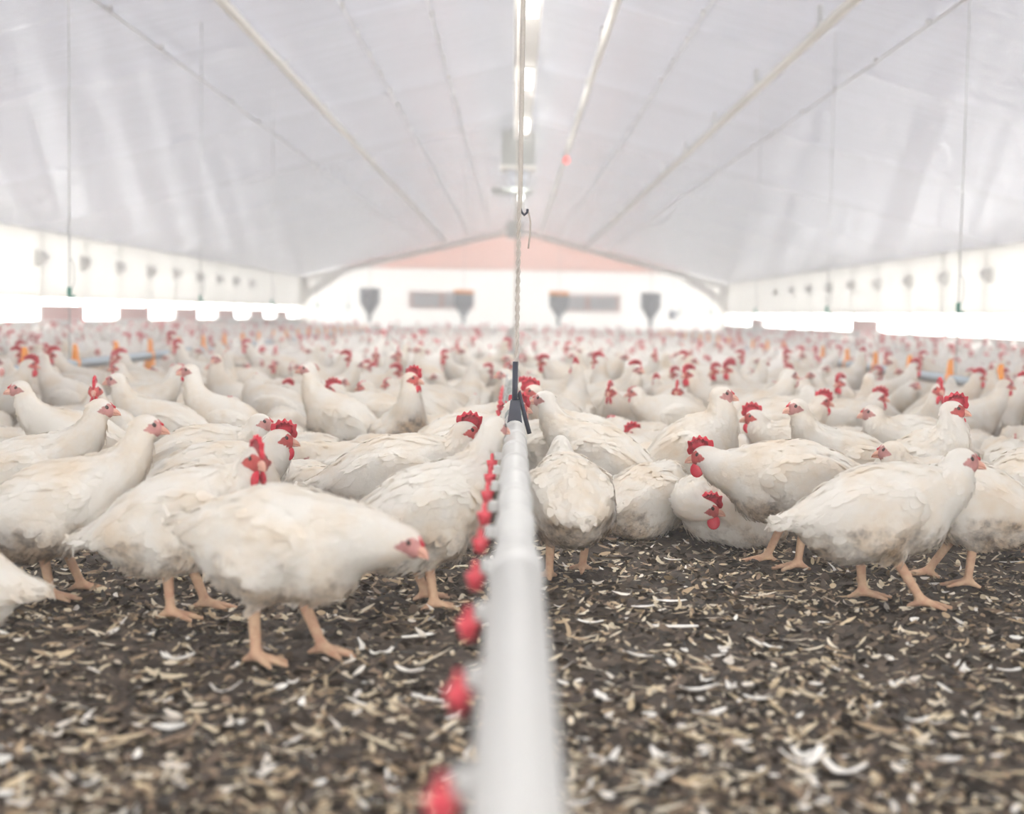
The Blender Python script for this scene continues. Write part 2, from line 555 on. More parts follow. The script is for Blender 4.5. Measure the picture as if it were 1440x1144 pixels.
def surface_nets(F, o, h):
    nx, ny, nz = F.shape
    ins = F < 0
    c = [(i, j, k) for i in (0, 1) for j in (0, 1) for k in (0, 1)]
    sl = lambda A, i, j, k: A[i:nx - 1 + i, j:ny - 1 + j, k:nz - 1 + k]
    cnt = sum(sl(ins, *q).astype(np.int8) for q in c)
    act = (cnt > 0) & (cnt < 8)
    idx = -np.ones(act.shape, np.int64)
    I = np.argwhere(act)
    idx[act] = np.arange(len(I))
    acc = np.zeros((len(I), 3)); w = np.zeros(len(I))
    for a in c:
        for ax in range(3):
            if a[ax]: continue
            b = list(a); b[ax] = 1
            fa = F[I[:, 0] + a[0], I[:, 1] + a[1], I[:, 2] + a[2]]
            fb = F[I[:, 0] + b[0], I[:, 1] + b[1], I[:, 2] + b[2]]
            cr = (fa < 0) != (fb < 0)
            t = np.where(cr, fa / np.where(cr, fa - fb, 1), 0)
            p = np.tile(np.array(a, float), (len(I), 1)); p[:, ax] = t
            acc[cr] += p[cr]; w[cr] += 1
    V = o + h * (I + acc / w[:, None])
    quads = []
    for ax in range(3):
        u, v = (ax + 1) % 3, (ax + 2) % 3
        n = list(F.shape); n[ax] -= 1
        A = np.argwhere(np.take(ins, range(0, F.shape[ax] - 1), ax) != np.take(ins, range(1, F.shape[ax]), ax))
        A = A[(A[:, u] > 0) & (A[:, v] > 0) & (A[:, u] < F.shape[u] - 1) & (A[:, v] < F.shape[v] - 1)]
        flip = ins[A[:, 0], A[:, 1], A[:, 2]]
        q = []
        for du, dv in ((0, 0), (-1, 0), (-1, -1), (0, -1)):
            B = A.copy(); B[:, u] += du; B[:, v] += dv
            q.append(idx[B[:, 0], B[:, 1], B[:, 2]])
        Q = np.stack(q, 1)
        Q[~flip] = Q[~flip][:, ::-1]
        quads.append(Q)
    Q = np.concatenate(quads)
    Q = Q[(Q >= 0).all(1)]
    return V, Q[:, ::-1].copy()


def vnormals(V, Q):
    n = np.cross(V[Q[:, 2]] - V[Q[:, 0]], V[Q[:, 3]] - V[Q[:, 1]])
    N = np.zeros_like(V)
    for k in range(4): np.add.at(N, Q[:, k], n)
    return N / (np.linalg.norm(N, axis=1, keepdims=True) + 1e-12)


def smooth01(x, a, b):
    t = np.clip((x - a) / (b - a), 0, 1)
    return t * t * (3 - 2 * t)


def grid(ps, h):
    lo = np.array([-.27, -.15, -.012]); hi = np.array([.33, .15, .475])
    n = np.ceil((hi - lo) / h).astype(int) + 1
    ax = [lo[i] + h * np.arange(n[i]) for i in range(3)]
    P = np.stack(np.meshgrid(*ax, indexing='ij'), -1).astype(np.float32)
    pr = prims(ps)
    F = field(P, pr['body'])
    if pr['leg']:
        m = P[0, 0, :, 2] < .14
        Fl = field(P[:, :, m], pr['leg'])
        F[:, :, m] = smin(F[:, :, m], Fl, .006)
    if pr['sit']:
        F = np.maximum(F, -(P[..., 2] - .002))
    V, Q = surface_nets(F, lo, h)
    return V, Q, pr


def zones(V, pr):
    db = field(V.astype(np.float32), pr['body'])
    if pr['leg']:
        dl = field(V.astype(np.float32), pr['leg'])
        leg = smooth01(db - dl, .0, .006)
    else:
        leg = np.zeros(len(V))
    q = (V - pr['H']) @ pr['HR']
    e = np.sqrt((((q - np.array([.019, 0, -.003])) / np.array([.0245, .04, .0175])) ** 2).sum(1))
    th = np.arctan2(q[:, 2] + .003, q[:, 0] - .018)
    e = e * (1 + .14 * np.sin(3 * th + .9) + .08 * np.sin(7 * th))
    face = 1 - smooth01(e, .80, 1.10)
    tq = (V - pr['C']) @ pr['T']
    low = smooth01(-tq[:, 2], .0, .085) * (1 - smooth01(V[:, 2], .20, .30))
    wing = np.exp(-((tq[:, 2] + .025) / .016) ** 2) * smooth01(-tq[:, 0], -.02, .1) * .5
    dirt = np.clip(low * .9 + wing, 0, 1)
    if pr['breast']:
        dirt = np.maximum(dirt, 1.6 * np.exp(-(((tq - np.array([.125, 0, -.055])) / np.array([.06, .05, .05])) ** 2).sum(1)))
    return face, leg, dirt


def feather_cards(V, Q, Nn, pr, face, leg, dirt, seed):
    r = np.random.default_rng(seed)
    ctr = V[Q].mean(1)
    ar = np.linalg.norm(np.cross(V[Q[:, 2]] - V[Q[:, 0]], V[Q[:, 3]] - V[Q[:, 1]]), axis=1)
    ok = (face[Q].max(1) < .05) & (leg[Q].max(1) < .2)
    q = (ctr - pr['H']) @ pr['HR']
    ok &= ~((q[:, 0] > -.022) & (np.linalg.norm(q, axis=1) < .036))
    if pr['sit']: ok &= ctr[:, 2] > .012
    pw = ar * ok; pw /= pw.sum()
    n = 1700
    pick = r.choice(len(Q), n, p=pw)
    P = ctr[pick] + r.normal(0, .0015, (n, 3)); N = Nn[Q[pick]].mean(1); N /= np.linalg.norm(N, axis=1, keepdims=True)
    tq = (P - pr['C']) @ pr['T']
    flow = np.tile(pr['T'] @ np.array([-1, 0, -.22]), (n, 1))
    # on the neck feathers run from the head down to the body
    NK = np.array(pr['N'])
    dn = np.stack([np.linalg.norm(P - p, axis=1) for p in NK], 1)
    j = dn.argmin(1)
    nd_ = NK[np.maximum(j - 1, 0)] - NK[np.minimum(j + 1, 6)]
    nd_ /= np.linalg.norm(nd_, axis=1, keepdims=True)
    onneck = (j >= 2) & (dn.min(1) < .075)
    wn = np.where(onneck, np.clip((j - 1) / 3, 0, 1), 0)[:, None]
    flow = flow * (1 - wn) + nd_ * wn
    fl = (tq[:, 2] < -.055) & ~onneck
    flow[fl] += np.array([0, 0, -.9])
    flow += r.normal(0, .16, (n, 3))
    flow -= N * (flow * N).sum(1, keepdims=True)
    flow /= np.linalg.norm(flow, axis=1, keepdims=True)
    Ln = np.where(onneck, .020, .036) * r.uniform(.75, 1.25, n)
    Wd = np.where(onneck, .010, .021) * r.uniform(.8, 1.2, n)
    lift = r.uniform(.0003, .0042, n)
    fluffy = fl
    Ln[fluffy] *= r.uniform(.5, 1.0, fluffy.sum()); Wd[fluffy] *= .42; lift[fluffy] *= 2.2
    # flight feathers along the folded wing, and the tail fan
    ex = []
    for s in (-1, 1):
        for k in range(9):
            a = k / 8
            p = pr['C'] + pr['T'] @ np.array([.035 - .115 * a, s * (.0985 - .020 * a ** 2), -.020 - .004 * a])
            ex.append((p, pr['T'] @ np.array([-.2, s, -.15]), pr['T'] @ np.array([-1, s * -.12, .02 - .14 * (1 - a)]), .095, .030, .0008))
        for k in range(0):
            a = k / 6
            p = pr['C'] + pr['T'] @ np.array([.045 - .09 * a, s * (.1045 - .010 * a ** 2), .008 + .006 * a])
            ex.append((p, pr['T'] @ np.array([-.1, s, .0]), pr['T'] @ np.array([-1, s * -.08, -.12]), .055, .024, .002))
    for k in range(11):
        a = (k - 5) / 5
        p = pr['C'] + pr['T'] @ np.array([-.165, .022 * a, .014 + .006 * (1 - abs(a))])
        ex.append((p, pr['T'] @ np.array([-.2, .9 * a, .8]), pr['T'] @ np.array([-1, .35 * a + r.normal(0, .08), .10 + r.normal(0, .12)]), .062 * r.uniform(.8, 1.15), .020, .004))
    if ex:
        P = np.concatenate([P, [e[0] for e in ex]])
        N2 = np.array([e[1] for e in ex]); N2 /= np.linalg.norm(N2, axis=1, keepdims=True)
        F2 = np.array([e[2] for e in ex]); F2 -= N2 * (F2 * N2).sum(1, keepdims=True); F2 /= np.linalg.norm(F2, axis=1, keepdims=True)
        N = np.concatenate([N, N2]); flow = np.concatenate([flow, F2])
        Ln = np.concatenate([Ln, [e[3] for e in ex]]); Wd = np.concatenate([Wd, [e[4] for e in ex]]); lift = np.concatenate([lift, [e[5] for e in ex]])
    n = len(P)
    S = np.cross(N, flow)
    st = [(0, .45, -.003), (.4, 1.0, 0), (.78, .85, .0), (1.0, .30, .0)]
    vs = []
    curv = 1 / np.where(Ln > .05, .5, .16)
    for s_, w_, dz in st:
        for c_ in (-1, 0, 1):
            vs.append(P + flow * (Ln * s_)[:, None] + S * (.5 * Wd * w_ * c_)[:, None]
                      + N * (dz + lift * s_ + (.0012 if c_ == 0 else 0.0) - curv * (Ln * s_) ** 2 * .5 + .0006)[:, None])
    VV = np.stack(vs, 1)                                             # n, 12, 3
    qd = []
    for i in range(3):
        for c_ in range(2):
            a = i * 3 + c_
            qd.append((a, a + 3, a + 4, a + 1))
    QQ = (np.array(qd)[None] + 12 * np.arange(n)[:, None, None]).reshape(-1, 4)
    NN = np.repeat(N, 12, 0)
    VV = VV.reshape(-1, 3)
    if pr['sit']: VV[:, 2] = np.maximum(VV[:, 2], .003)
    return VV, QQ, NN


def hen_mesh(name, ps, h=.0052, seed=0):
    V, Q, pr = grid(ps, h)
    Nn = vnormals(V, Q)
    if (Nn * (V - V.mean(0))).sum() < 0:
        Q = Q[:, ::-1].copy(); Nn = -Nn
    # smooth the skin a little
    face, leg, dirt = zones(V, pr)
    FV, FQ, FN = feather_cards(V, Q, Nn, pr, face, leg, dirt, seed)
    _, _, fdirt = zones(FV, pr)
    AV = np.concatenate([V, FV]); AQ = np.concatenate([Q, FQ + len(V)])
    AN = np.concatenate([Nn, FN])
    me = bpy.data.meshes.new(name)
    me.vertices.add(len(AV)); me.vertices.foreach_set('co', AV.astype(np.float32).ravel())
    me.loops.add(len(AQ) * 4); me.loops.foreach_set('vertex_index', AQ.astype(np.int32).ravel())
    me.polygons.add(len(AQ)); me.polygons.foreach_set('loop_start', np.arange(0, 4 * len(AQ), 4, dtype=np.int32))
    me.polygons.foreach_set('use_smooth', np.ones(len(AQ), bool))
    me.update(calc_edges=True)
    col = me.color_attributes.new('zone', 'FLOAT_COLOR', 'POINT')
    z = np.zeros((len(AV), 4), np.float32); z[:, 3] = 1
    z[:len(V), 0] = face; z[:len(V), 1] = leg; z[:len(V), 2] = dirt; z[len(V):, 2] = fdirt
    col.data.foreach_set('color', z.ravel())
    # feathers take most of their shading normal from the skin under them
    me.materials.append(MT['plumage'])
    tmp = np.zeros(len(AV) * 3, np.float32); me.vertex_normals.foreach_get('vector', tmp)
    gn = tmp.reshape(-1, 3).copy()
    sg = np.sign((gn * AN).sum(1, keepdims=True)); sg[sg == 0] = 1
    bl = AN.copy(); bl[len(V):] = .68 * AN[len(V):] + .32 * (gn * sg)[len(V):]
    bl /= np.linalg.norm(bl, axis=1, keepdims=True) + 1e-9
    me.normals_split_custom_set_from_vertices(bl.tolist())
    return me, pr


def head_pts(pr, pts):
    return (np.array(pts, float) @ pr['HR'].T) + pr['H']


def into_head(mb, pr):
    mb.v = [tuple(p) for p in head_pts(pr, mb.v)]
    return mb


def blade(mb, out, thin=.0016, fat=.0042):
    """A fleshy upright blade from an outline in the x-z plane: thin rim, thicker middle."""
    out = np.array(out, float)
    for _ in range(2): out = np.stack([.8 * out + .2 * np.roll(out, -1, 0), .2 * out + .8 * np.roll(out, -1, 0)], 1).reshape(-1, 2)
    c = out.mean(0)
    inn = c + (out - c) * .62
    n = len(out)
    vs = [(x, thin, z) for x, z in out] + [(x, -thin, z) for x, z in out] + [(x, fat, z) for x, z in inn] + [(x, -fat, z) for x, z in inn]
    fs = []
    for i in range(n):
        k = (i + 1) % n
        fs += [(i, k, n + k, n + i), (i, 2 * n + i, 2 * n + k, k), (n + i, n + k, 3 * n + k, 3 * n + i)]
    fs += [tuple(2 * n + i for i in range(n)), tuple(3 * n + i for i in range(n))[::-1]]
    return mb.add(vs, fs, True)


def comb_mesh(pr, size):
    mb = MB()
    if size == 'large':
        out = [(.040, .004), (.045, .018), (.039, .027), (.041, .043), (.030, .040), (.024, .054), (.016, .045), (.008, .056), (.001, .045),
               (-.008, .051), (-.014, .038), (-.025, .038), (-.026, .022), (-.020, .015), (0, .019), (.020, .014)]
    elif size == 'medium':
        out = [(.037, .004), (.040, .013), (.032, .017), (.031, .026), (.023, .022), (.016, .032), (.009, .025), (.001, .032), (-.005, .023),
               (-.015, .025), (-.017, .016), (0, .018), (.018, .013)]
    else:
        out = [(.038, .000), (.040, .008), (.032, .012), (.026, .018), (.016, .020), (.006, .0235), (-.004, .022), (0, .017), (.018, .013), (.030, .005)]
    fat = dict(large=.0050, medium=.0040, small=.0030)[size]
    blade(mb, out, .0016, fat)
    return into_head(mb, pr).mesh('comb', MT['red'])


def wattle_mesh(pr, size, s):
    mb = MB()
    k = dict(large=1.0, medium=.72)[size]
    mb.ell((.023, s * .0080, -.020 - .014 * k), (.0180 * k, .0062, .0200 * k), rotx(s * 10) @ roty(8), 12, 8)
    mb.ell((.022, s * .0065, -.018), (.008 * k, .004, .010), None, 10, 6)
    return into_head(mb, pr).mesh('wattle', MT['red'])


def lobe_mesh(pr, s):
    mb = MB()
    mb.ell((-.010, s * .0195, -.013), (.0055, .0028, .0105), rotx(s * -8), 10, 6)
    return into_head(mb, pr).mesh('ear_lobe', MT['red'])


def beak_mesh(pr):
    mb = MB()
    def loft(st, n=10):
        vs, fs = [], []
        for x, z, ry, rz in st:
            for k in range(n):
                w = 2 * math.pi * k / n
                vs.append((x, ry * math.cos(w), z + rz * math.sin(w)))
        for i in range(len(st) - 1):
            for k in range(n):
                fs.append((i * n + k, (i + 1) * n + k, (i + 1) * n + (k + 1) % n, i * n + (k + 1) % n))
        fs.append(tuple((len(st) - 1) * n + k for k in range(n)))
        mb.add(vs, fs, True)
    loft([(.026, -.003, .0100, .0105), (.036, -.004, .0085, .0088), (.045, -.0062, .0062, .0062), (.0500, -.0090, .0042, .0044), (.0535, -.0128, .0020, .0026), (.0542, -.0155, .0006, .0009)])
    loft([(.026, -.012, .0085, .0058), (.037, -.0128, .0066, .0040), (.047, -.0134, .0040, .0024), (.0525, -.0138, .0010, .0008)])
    return into_head(mb, pr).mesh('beak', MT['beak'])


def eye_mesh(pr, s):
    mb = MB()
    mb.ell((.0155, s * .0168, .0045), (.0072, .0038, .0066), None, 10, 8)
    return into_head(mb, pr).mesh('eye', MT['eye'])


PARTS = {}


def proto(pose):
    if pose not in PARTS:
        me, pr = hen_mesh('body', POSES[pose], seed=len(PARTS) + 3)
        d = dict(body=me, beak=beak_mesh(pr), eyes=[eye_mesh(pr, s) for s in (1, -1)])
        for sz in ('small', 'medium', 'large'): d['comb_' + sz] = comb_mesh(pr, sz)
        for sz in ('medium', 'large'): d['wattle_' + sz] = [wattle_mesh(pr, sz, s) for s in (1, -1)]
        d['lobe'] = [lobe_mesh(pr, s) for s in (1, -1)]
        PARTS[pose] = d
    return PARTS[pose]


def hen(x, y, yaw, pose, comb, label, group=None, scale=1.0, mirror=False, dirt=.5, eyes=True, z=0.0):
    d = proto(pose)
    root = empty('rooster' if comb == 'large' else 'hen', (x, y, z), math.radians(yaw))
    root.scale = (scale, -scale if mirror else scale, scale)
    tag(root, label, 'chicken', group)
    b = link('body', d['body'], root)
    b['dirt'] = float(dirt)
    b['face_red'] = dict(small=.12, medium=.7, large=1.0)[comb] + .0
    link('beak', d['beak'], root)
    link('comb', d['comb_' + comb], root)
    if comb != 'small':
        for m in d['wattle_' + comb]: link('wattle', m, root)
        if comb == 'large' and eyes:
            for m in d['lobe']: link('ear_lobe', m, root)
    if eyes:
        for m in d['eyes']: link('eye', m, root)
    return root

# ------------------------------------------------------------------ the barn
Y0, Y1, HW, ZE, ZR = -8.0, 50.4, 7.5, 1.85, 3.75
zc_ = lambda x: ZR - (ZR - ZE) * abs(x) / HW                         # underside of the roof lining

hz = MB()
prof = [(-HW - .6, -.3), (HW + .6, -.3), (HW + .6, ZE + .3), (0, ZR + .5), (-HW - .6, ZE + .3)]
hz.add([(x, Y0 - 1, z) for x, z in prof] + [(x, Y1 + 1, z) for x, z in prof],
       [(0, 1, 2, 3, 4), (9, 8, 7, 6, 5)] + [(i, i + 5, (i + 1) % 5 + 5, (i + 1) % 5) for i in range(5)])
# (linked at the end of the script)

fl = MB().box((0, (Y0 + Y1) / 2, -.16), (2 * HW + .4, Y1 - Y0 + .4, .2)).build('floor', MT['concrete'])
tag(fl, kind='structure')


def noise2(x, y, seed, cell):
    """Smooth value noise on numpy arrays."""
    r = np.random.default_rng(seed)
    tab = r.random((256, 256))
    u, v = x / cell, y / cell
    i, j = np.floor(u).astype(int), np.floor(v).astype(int)
    a, b = u - i, v - j
    a, b = a * a * (3 - 2 * a), b * b * (3 - 2 * b)
    g = lambda p, q: tab[p % 256, q % 256]
    return (g(i, j) * (1 - a) + g(i + 1, j) * a) * (1 - b) + (g(i, j + 1) * (1 - a) + g(i + 1, j + 1) * a) * b


def litter_z(x, y):
    x, y = np.asarray(x, float), np.asarray(y, float)
    h = .016 * (noise2(x, y, 1, .16) - .5) + .016 * (noise2(x, y, 2, .055) - .5) + .012 * (noise2(x, y, 3, .026) - .5)
    return h - .004


# bedding: fine relief near, coarser further off
xs = np.concatenate([np.linspace(-HW + .03, -2.3, 24)[:-1], np.linspace(-2.3, 2.3, 330), np.linspace(2.3, HW - .03, 24)[1:]])
ys = np.concatenate([np.linspace(Y0 + .02, .5, 12)[:-1], np.linspace(.5, 6.0, 400), 6.0 + (Y1 - 6.02) * np.linspace(0, 1, 60)[1:] ** 1.6])
GX, GY = np.meshgrid(xs, ys, indexing='ij')
GZ = litter_z(GX, GY)
near = (np.abs(GX) < 2.31) & (GY > .49) & (GY < 6.01)
GZ[~near] = -.004
nxg, nyg = GX.shape
gv = np.stack([GX, GY, GZ], -1).reshape(-1, 3)
ii, jj = np.meshgrid(np.arange(nxg - 1), np.arange(nyg - 1), indexing='ij')
gq = np.stack([ii * nyg + jj, (ii + 1) * nyg + jj, (ii + 1) * nyg + jj + 1, ii * nyg + jj + 1], -1).reshape(-1, 4)


def np_mesh(name, V, Q, mat, smooth=True, colname=None, col=None):
    me = bpy.data.meshes.new(name)
    k = Q.shape[1]
    me.vertices.add(len(V)); me.vertices.foreach_set('co', np.asarray(V, np.float32).ravel())
    me.loops.add(len(Q) * k); me.loops.foreach_set('vertex_index', Q.astype(np.int32).ravel())
    me.polygons.add(len(Q)); me.polygons.foreach_set('loop_start', np.arange(0, k * len(Q), k, dtype=np.int32))
    me.polygons.foreach_set('use_smooth', np.full(len(Q), smooth))
    me.update(calc_edges=True)
    if col is not None:
        c = me.color_attributes.new(colname, 'FLOAT_COLOR', 'POINT')
        c.data.foreach_set('color', np.concatenate([col, np.ones((len(col), 1))], 1).astype(np.float32).ravel())
    me.materials.append(mat)
    return me


lit = link('litter_bedding', np_mesh('litter_bedding', gv, gq, MT['litter']))
tag(lit, 'dark brown trodden litter bedding covering the whole barn floor', 'litter', kind='stuff')

# roof lining, with the slight welt of each sheet joint
ys_c = []
for k in range(15):
    y = Y0 + k * 4.3
    ys_c += [(y, 0), (y + .9, .003), (y + 2.1, .008), (y + 3.4, .004), (y + 4.05, 0), (y + 4.15, -.006), (y + 4.25, -.006)]
ys_c = [(y, s) for y, s in ys_c if y < Y1] + [(Y1, 0)]
cx = np.concatenate([np.linspace(-HW - .05, 0, 19), np.linspace(0, HW + .05, 19)[1:]])
cv, cq = [], []
for y, s in ys_c:
    for x in cx: cv.append((x, y, zc_(x) + s))
n_ = len(cx)
for i in range(len(ys_c) - 1):
    for k in range(n_ - 1): cq.append((i * n_ + k, i * n_ + k + 1, (i + 1) * n_ + k + 1, (i + 1) * n_ + k))
ceil = link('ceiling', np_mesh('ceiling', np.array(cv), np.array(cq), MT['ceiling']))
tag(ceil, kind='structure')

# side walls: dwarf wall, posts and eaves rail; low openings between, plastic curtain above
BAY = 2.25
bay0 = 20.4
for side, s in (('left', -1), ('right', 1)):
    w = MB()
    X = s * (HW + .06)
    w.box((X, (Y0 + Y1) / 2, .17), (.16, Y1 - Y0, .52))
    w.box((X, (Y0 + Y1) / 2, ZE + .02), (.14, Y1 - Y0, .12))
    w.box((X, (Y0 + Y1) / 2, .80), (.08, Y1 - Y0, .05))
    y = bay0 - 12 * BAY
    while y < Y1:
        w.box((X, y, .95), (.10, .10, 1.9)); y += BAY
    tag(w.build('wall_' + side, MT['white']), kind='structure')
    c = MB()
    vs, fs = [], []
    N = 320
    for i in range(N + 1):
        yy = Y0 + (Y1 - Y0) * i / N
        o = .012 * math.sin(i * 1.9) + .01 * math.sin(i * .73)
        vs += [(s * (HW - .02 + o), yy, .79), (s * (HW - .02 + o * .3), yy, ZE - .02)]
    fs = [(2 * i, 2 * i + 2, 2 * i + 3, 2 * i + 1) for i in range(N)]
    c.add(vs, fs, True)
    cu = c.build('side_curtain', MT['curtain'])
    tag(cu, 'long white translucent plastic curtain hanging along the %s side wall' % side, 'curtain')
    # boarded bays between the openings
    k = 0
    y = bay0 - 12 * BAY
    while y < Y1 - BAY:
        closed = (k % 2 == 1) if s < 0 else (k % 6 == 4)
        if closed and y > 10:
            b = MB().box((s * (HW + .03), y + BAY / 2, .555), (.04, BAY - .10, .25)).build('trim_%d' % (k + (0 if s < 0 else 100)), MT['pink'])
            tag(b, kind='structure')
        y += BAY; k += 1

# far gable
g = MB()
g.add([(-HW - .1, Y1 + .01, -.05), (HW + .1, Y1 + .01, -.05), (HW + .1, Y1 + .01, 2.25), (-HW - .1, Y1 + .01, 2.25)], [(0, 1, 2, 3)])
tag(g.build('wall_back', MT['backsheet']), kind='structure')
t = MB()
t.add([(-6.3, Y1, 2.2), (6.3, Y1, 2.2), (0, Y1, ZR)], [(0, 1, 2)])
tag(t.build('trim_1000', MT['salmon']), kind='structure')
for k, s in enumerate((-1, 1)):
    a = MB()
    ang = math.atan2(ZR - ZE, HW)
    Rm = np.array([[math.cos(ang), 0, s * math.sin(ang)], [0, 1, 0], [-s * math.sin(ang), 0, math.cos(ang)]])
    a.box((s * HW / 2, Y1 - .35, (ZE + ZR) / 2 - .14), (HW / math.cos(ang), .2, .20), Rm)
    a.box((s * (HW - .15), Y1 - .35, .9), (.25, .2, 1.8))
    a.add([(s * (HW - .15), Y1 - .42, 1.0), (s * (HW - 1.6), Y1 - .42, 1.98), (s * (HW - 1.3), Y1 - .42, 2.03), (s * (HW - .15), Y1 - .42, 1.4),
           (s * (HW - .15), Y1 - .28, 1.0), (s * (HW - 1.6), Y1 - .28, 1.98), (s * (HW - 1.3), Y1 - .28, 2.03), (s * (HW - .15), Y1 - .28, 1.4)],
          [(0, 1, 2, 3), (7, 6, 5, 4), (0, 4, 5, 1), (1, 5, 6, 2), (2, 6, 7, 3), (3, 7, 4, 0)])
    tag(a.build('trim_%d' % (1001 + k), MT['cream']), kind='structure')
for k, x in enumerate((-2.55, 2.6)):
    wf = MB()
    wf.box((x, Y1 - .03, 1.1), (2.3, .06, .62))
    o = wf.build('window_%d' % (k + 1), MT['pink']); tag(o, kind='structure')
    for dx in (-.55, .55):
        pn = MB().box((x + dx, Y1 - .075, 1.1), (.9, .03, .46)).build('pane', MT['glass'], o)

# near end behind the photographer: gable with a wide open doorway
f = MB()
for s in (-1, 1): f.box((s * 5.6, Y0 - .1, 1.0), (4.0, .2, 2.3))
f.add([(-HW, Y0 - .1, 2.15), (HW, Y0 - .1, 2.15), (HW, Y0 - .1, ZE + .1), (0, Y0 - .1, ZR + .05), (-HW, Y0 - .1, ZE + .1)], [(0, 1, 2, 3, 4)])
f.box((0, Y0 - .1, 2.9), (7.4, .2, .9))
tag(f.build('wall_front', MT['white']), kind='structure')

# ridge trunking under the lining
r = MB().box((.09, (Y0 + Y1) / 2, ZR - .13), (.26, Y1 - Y0 - .2, .10)).build('trim_1010', MT['cream'])
tag(r, kind='structure')

# lamps along the ridge: each lights the barn itself
LAMP_W = 60.0
lamp_names = {13.3: 'nearest', 17.6: 'second', 21.9: 'third'}
for k in range(-4, 6):
    y = 13.3 + 4.3 * k
    if abs(y - 26.2) < .1: continue
    root = empty('strip_lamp', (.12, y, ZR - .19))
    nm = {0: 'white strip lamp under the roof ridge, nearest in view', 1: 'white strip lamp under the roof ridge, second in view from the camera',
          2: 'white strip lamp under the roof ridge, just before the hanging grey heater',
          4: 'small white strip lamp under the roof ridge beyond the dark fan ring'}
    tag(root, nm.get(k, 'white strip lamp under the roof ridge, hidden above or far away'), 'lamp', 'strip lamps along the ridge')
    h = MB().box((0, 0, 0), (.13, 1.06, .035)); h.build('housing', MT['white'], root)
    d = MB()
    d.box((0, 0, -.045), (.105, 1.0, .055)); d.build('diffuser', MT['lens'], root)
    la = bpy.data.lights.new('lamp_light', 'AREA')
    la.shape = 'RECTANGLE'; la.size = .10; la.size_y = .98
    la.energy = LAMP_W; la.color = (1, .975, .93)
    lo = bpy.data.objects.new('lamp_light', la); COL.objects.link(lo)
    lo.parent = root; lo.location = (0, 0, -.078)

# conduits along the slope
def run(name, x, r, mat, drop, label, cat, step=3.0):
    m = MB().tube([(x, y, zc_(x) - drop) for y in (Y0 + .1, 10, 25, Y1 - .6)], r, 10)
    y = Y0 + 1.5
    mm = MB()
    while y < Y1 - 1:
        mm.box((x, y, zc_(x) - drop * .5 + .004), (.035, .05, drop + .02)); y += step
    o = empty(name, (x, Y0, zc_(x)))
    tag(o, label, cat)
    a = m.build('pipe', mat, o); a.location = (-x, -Y0, -zc_(x))
    b = mm.build('hanger', MT['cable'], o); b.location = (-x, -Y0, -zc_(x)); b['kind'] = 'stuff'
    return o

run('ceiling_pipe', -2.33, .042, MT['cream'], .10, 'thick cream pipe running the length of the left roof slope', 'pipe')
run('ceiling_pipe', 2.40, .042, MT['cream'], .20, 'thick cream pipe running the length of the right roof slope, further from the ridge', 'pipe')
run('ceiling_pipe', .84, .036, MT['cream'], .20, 'cream pipe along the right roof slope next to the ridge', 'pipe')
run('ceiling_cable', -.84, .009, MT['cable'], .04, 'thin dotted cable along the left roof slope next to the ridge', 'cable', 1.2)
run('ceiling_cable', -1.55, .009, MT['cable'], .04, 'thin dotted cable between the thick left pipe and the ridge cable', 'cable', 1.2)
run('ceiling_cable', 1.62, .009, MT['cable'], .04, 'thin dotted cable between the two cream pipes on the right slope', 'cable', 1.2)
run('ceiling_cable', -3.15, .010, MT['cable'], .03, 'thin cable on the left slope on the eaves side of the thick pipe', 'cable', 1.6)
run('ceiling_cable', 3.15, .010, MT['cable'], .03, 'thin cable on the right slope on the eaves side of the thick pipe', 'cable', 1.6)

rl = MB().ell((.84, 24.0, zc_(.84) - .30), (.05, .05, .06)).build('indicator_lamp', MT['redlamp'])
tag(rl, 'tiny red lamp below the cream pipe near the ridge', 'lamp')

# machines hung under the ridge
o = empty('air_heater', (.03, 24.3, 3.0))
tag(o, 'grey box heater hanging under the ridge with a pale spout below', 'heater')
m = MB().box((0, 0, .44), (.56, .7, .62)); m.box((-.26, -.36, .44), (.03, .03, .62)); m.box((.26, -.36, .44), (.03, .03, .62)); m.build('casing', MT['grey'], o)
MB().box((0, 0, .105), (.62, .74, .05)).build('rim', MT['cream'], o)
MB().lathe([(.17, -.20), (.21, .08)], n=16).build('spout', MT['pale'], o)
MB().tube([(0, 0, .7), (0, 0, .72)], .02).build('bracket', MT['galv'], o)
o = empty('fan_ring', (-.08, 31.5, 3.30))
tag(o, 'flat dark ring fan hanging level under the ridge', 'fan')
MB().lathe([(.10, .02), (.46, .0), (.46, .09), (.38, .10), (.10, .06)], n=24).build('ring', MT['grey'], o)
MB().lathe([(.09, -.05), (.09, .2)], n=14).build('motor', MT['pale'], o)
MB().tube([(0, 0, .18), (0, 0, .36)], .02).build('stem', MT['galv'], o)
o = empty('air_heater', (.0, 44, 3.0))
tag(o, 'small far grey box heater hanging in front of the salmon gable', 'heater')
MB().box((0, 0, .25), (.52, .6, .5)).build('casing', MT['grey'], o)
MB().tube([(0, 0, .5), (0, 0, .64)], .02).build('bracket', MT['galv'], o)

# round wall lamps under the eaves
for s, side in ((-1, 'left'), (1, 'right')):
    for k in range(9):
        y = 22.4 + 2.25 * k
        o = empty('bulkhead_lamp', (s * (HW - .05), y, 1.42))
        tag(o, ('round white bulkhead lamp on the %s wall under the eaves, ' % side) +
            ('nearest in view' if k == 0 else 'second in view' if k == 1 else 'third in view' if k == 2 else 'in the far row'), 'wall lamp',
            'bulkhead lamps on the %s wall' % side)
        MB().ell((s * -.07, 0, 0), (.09, .10, .09)).build('globe', MT['white'], o)
        MB().box((0, 0, -.02), (.10, .20, .24)).build('backplate', MT['white'], o)

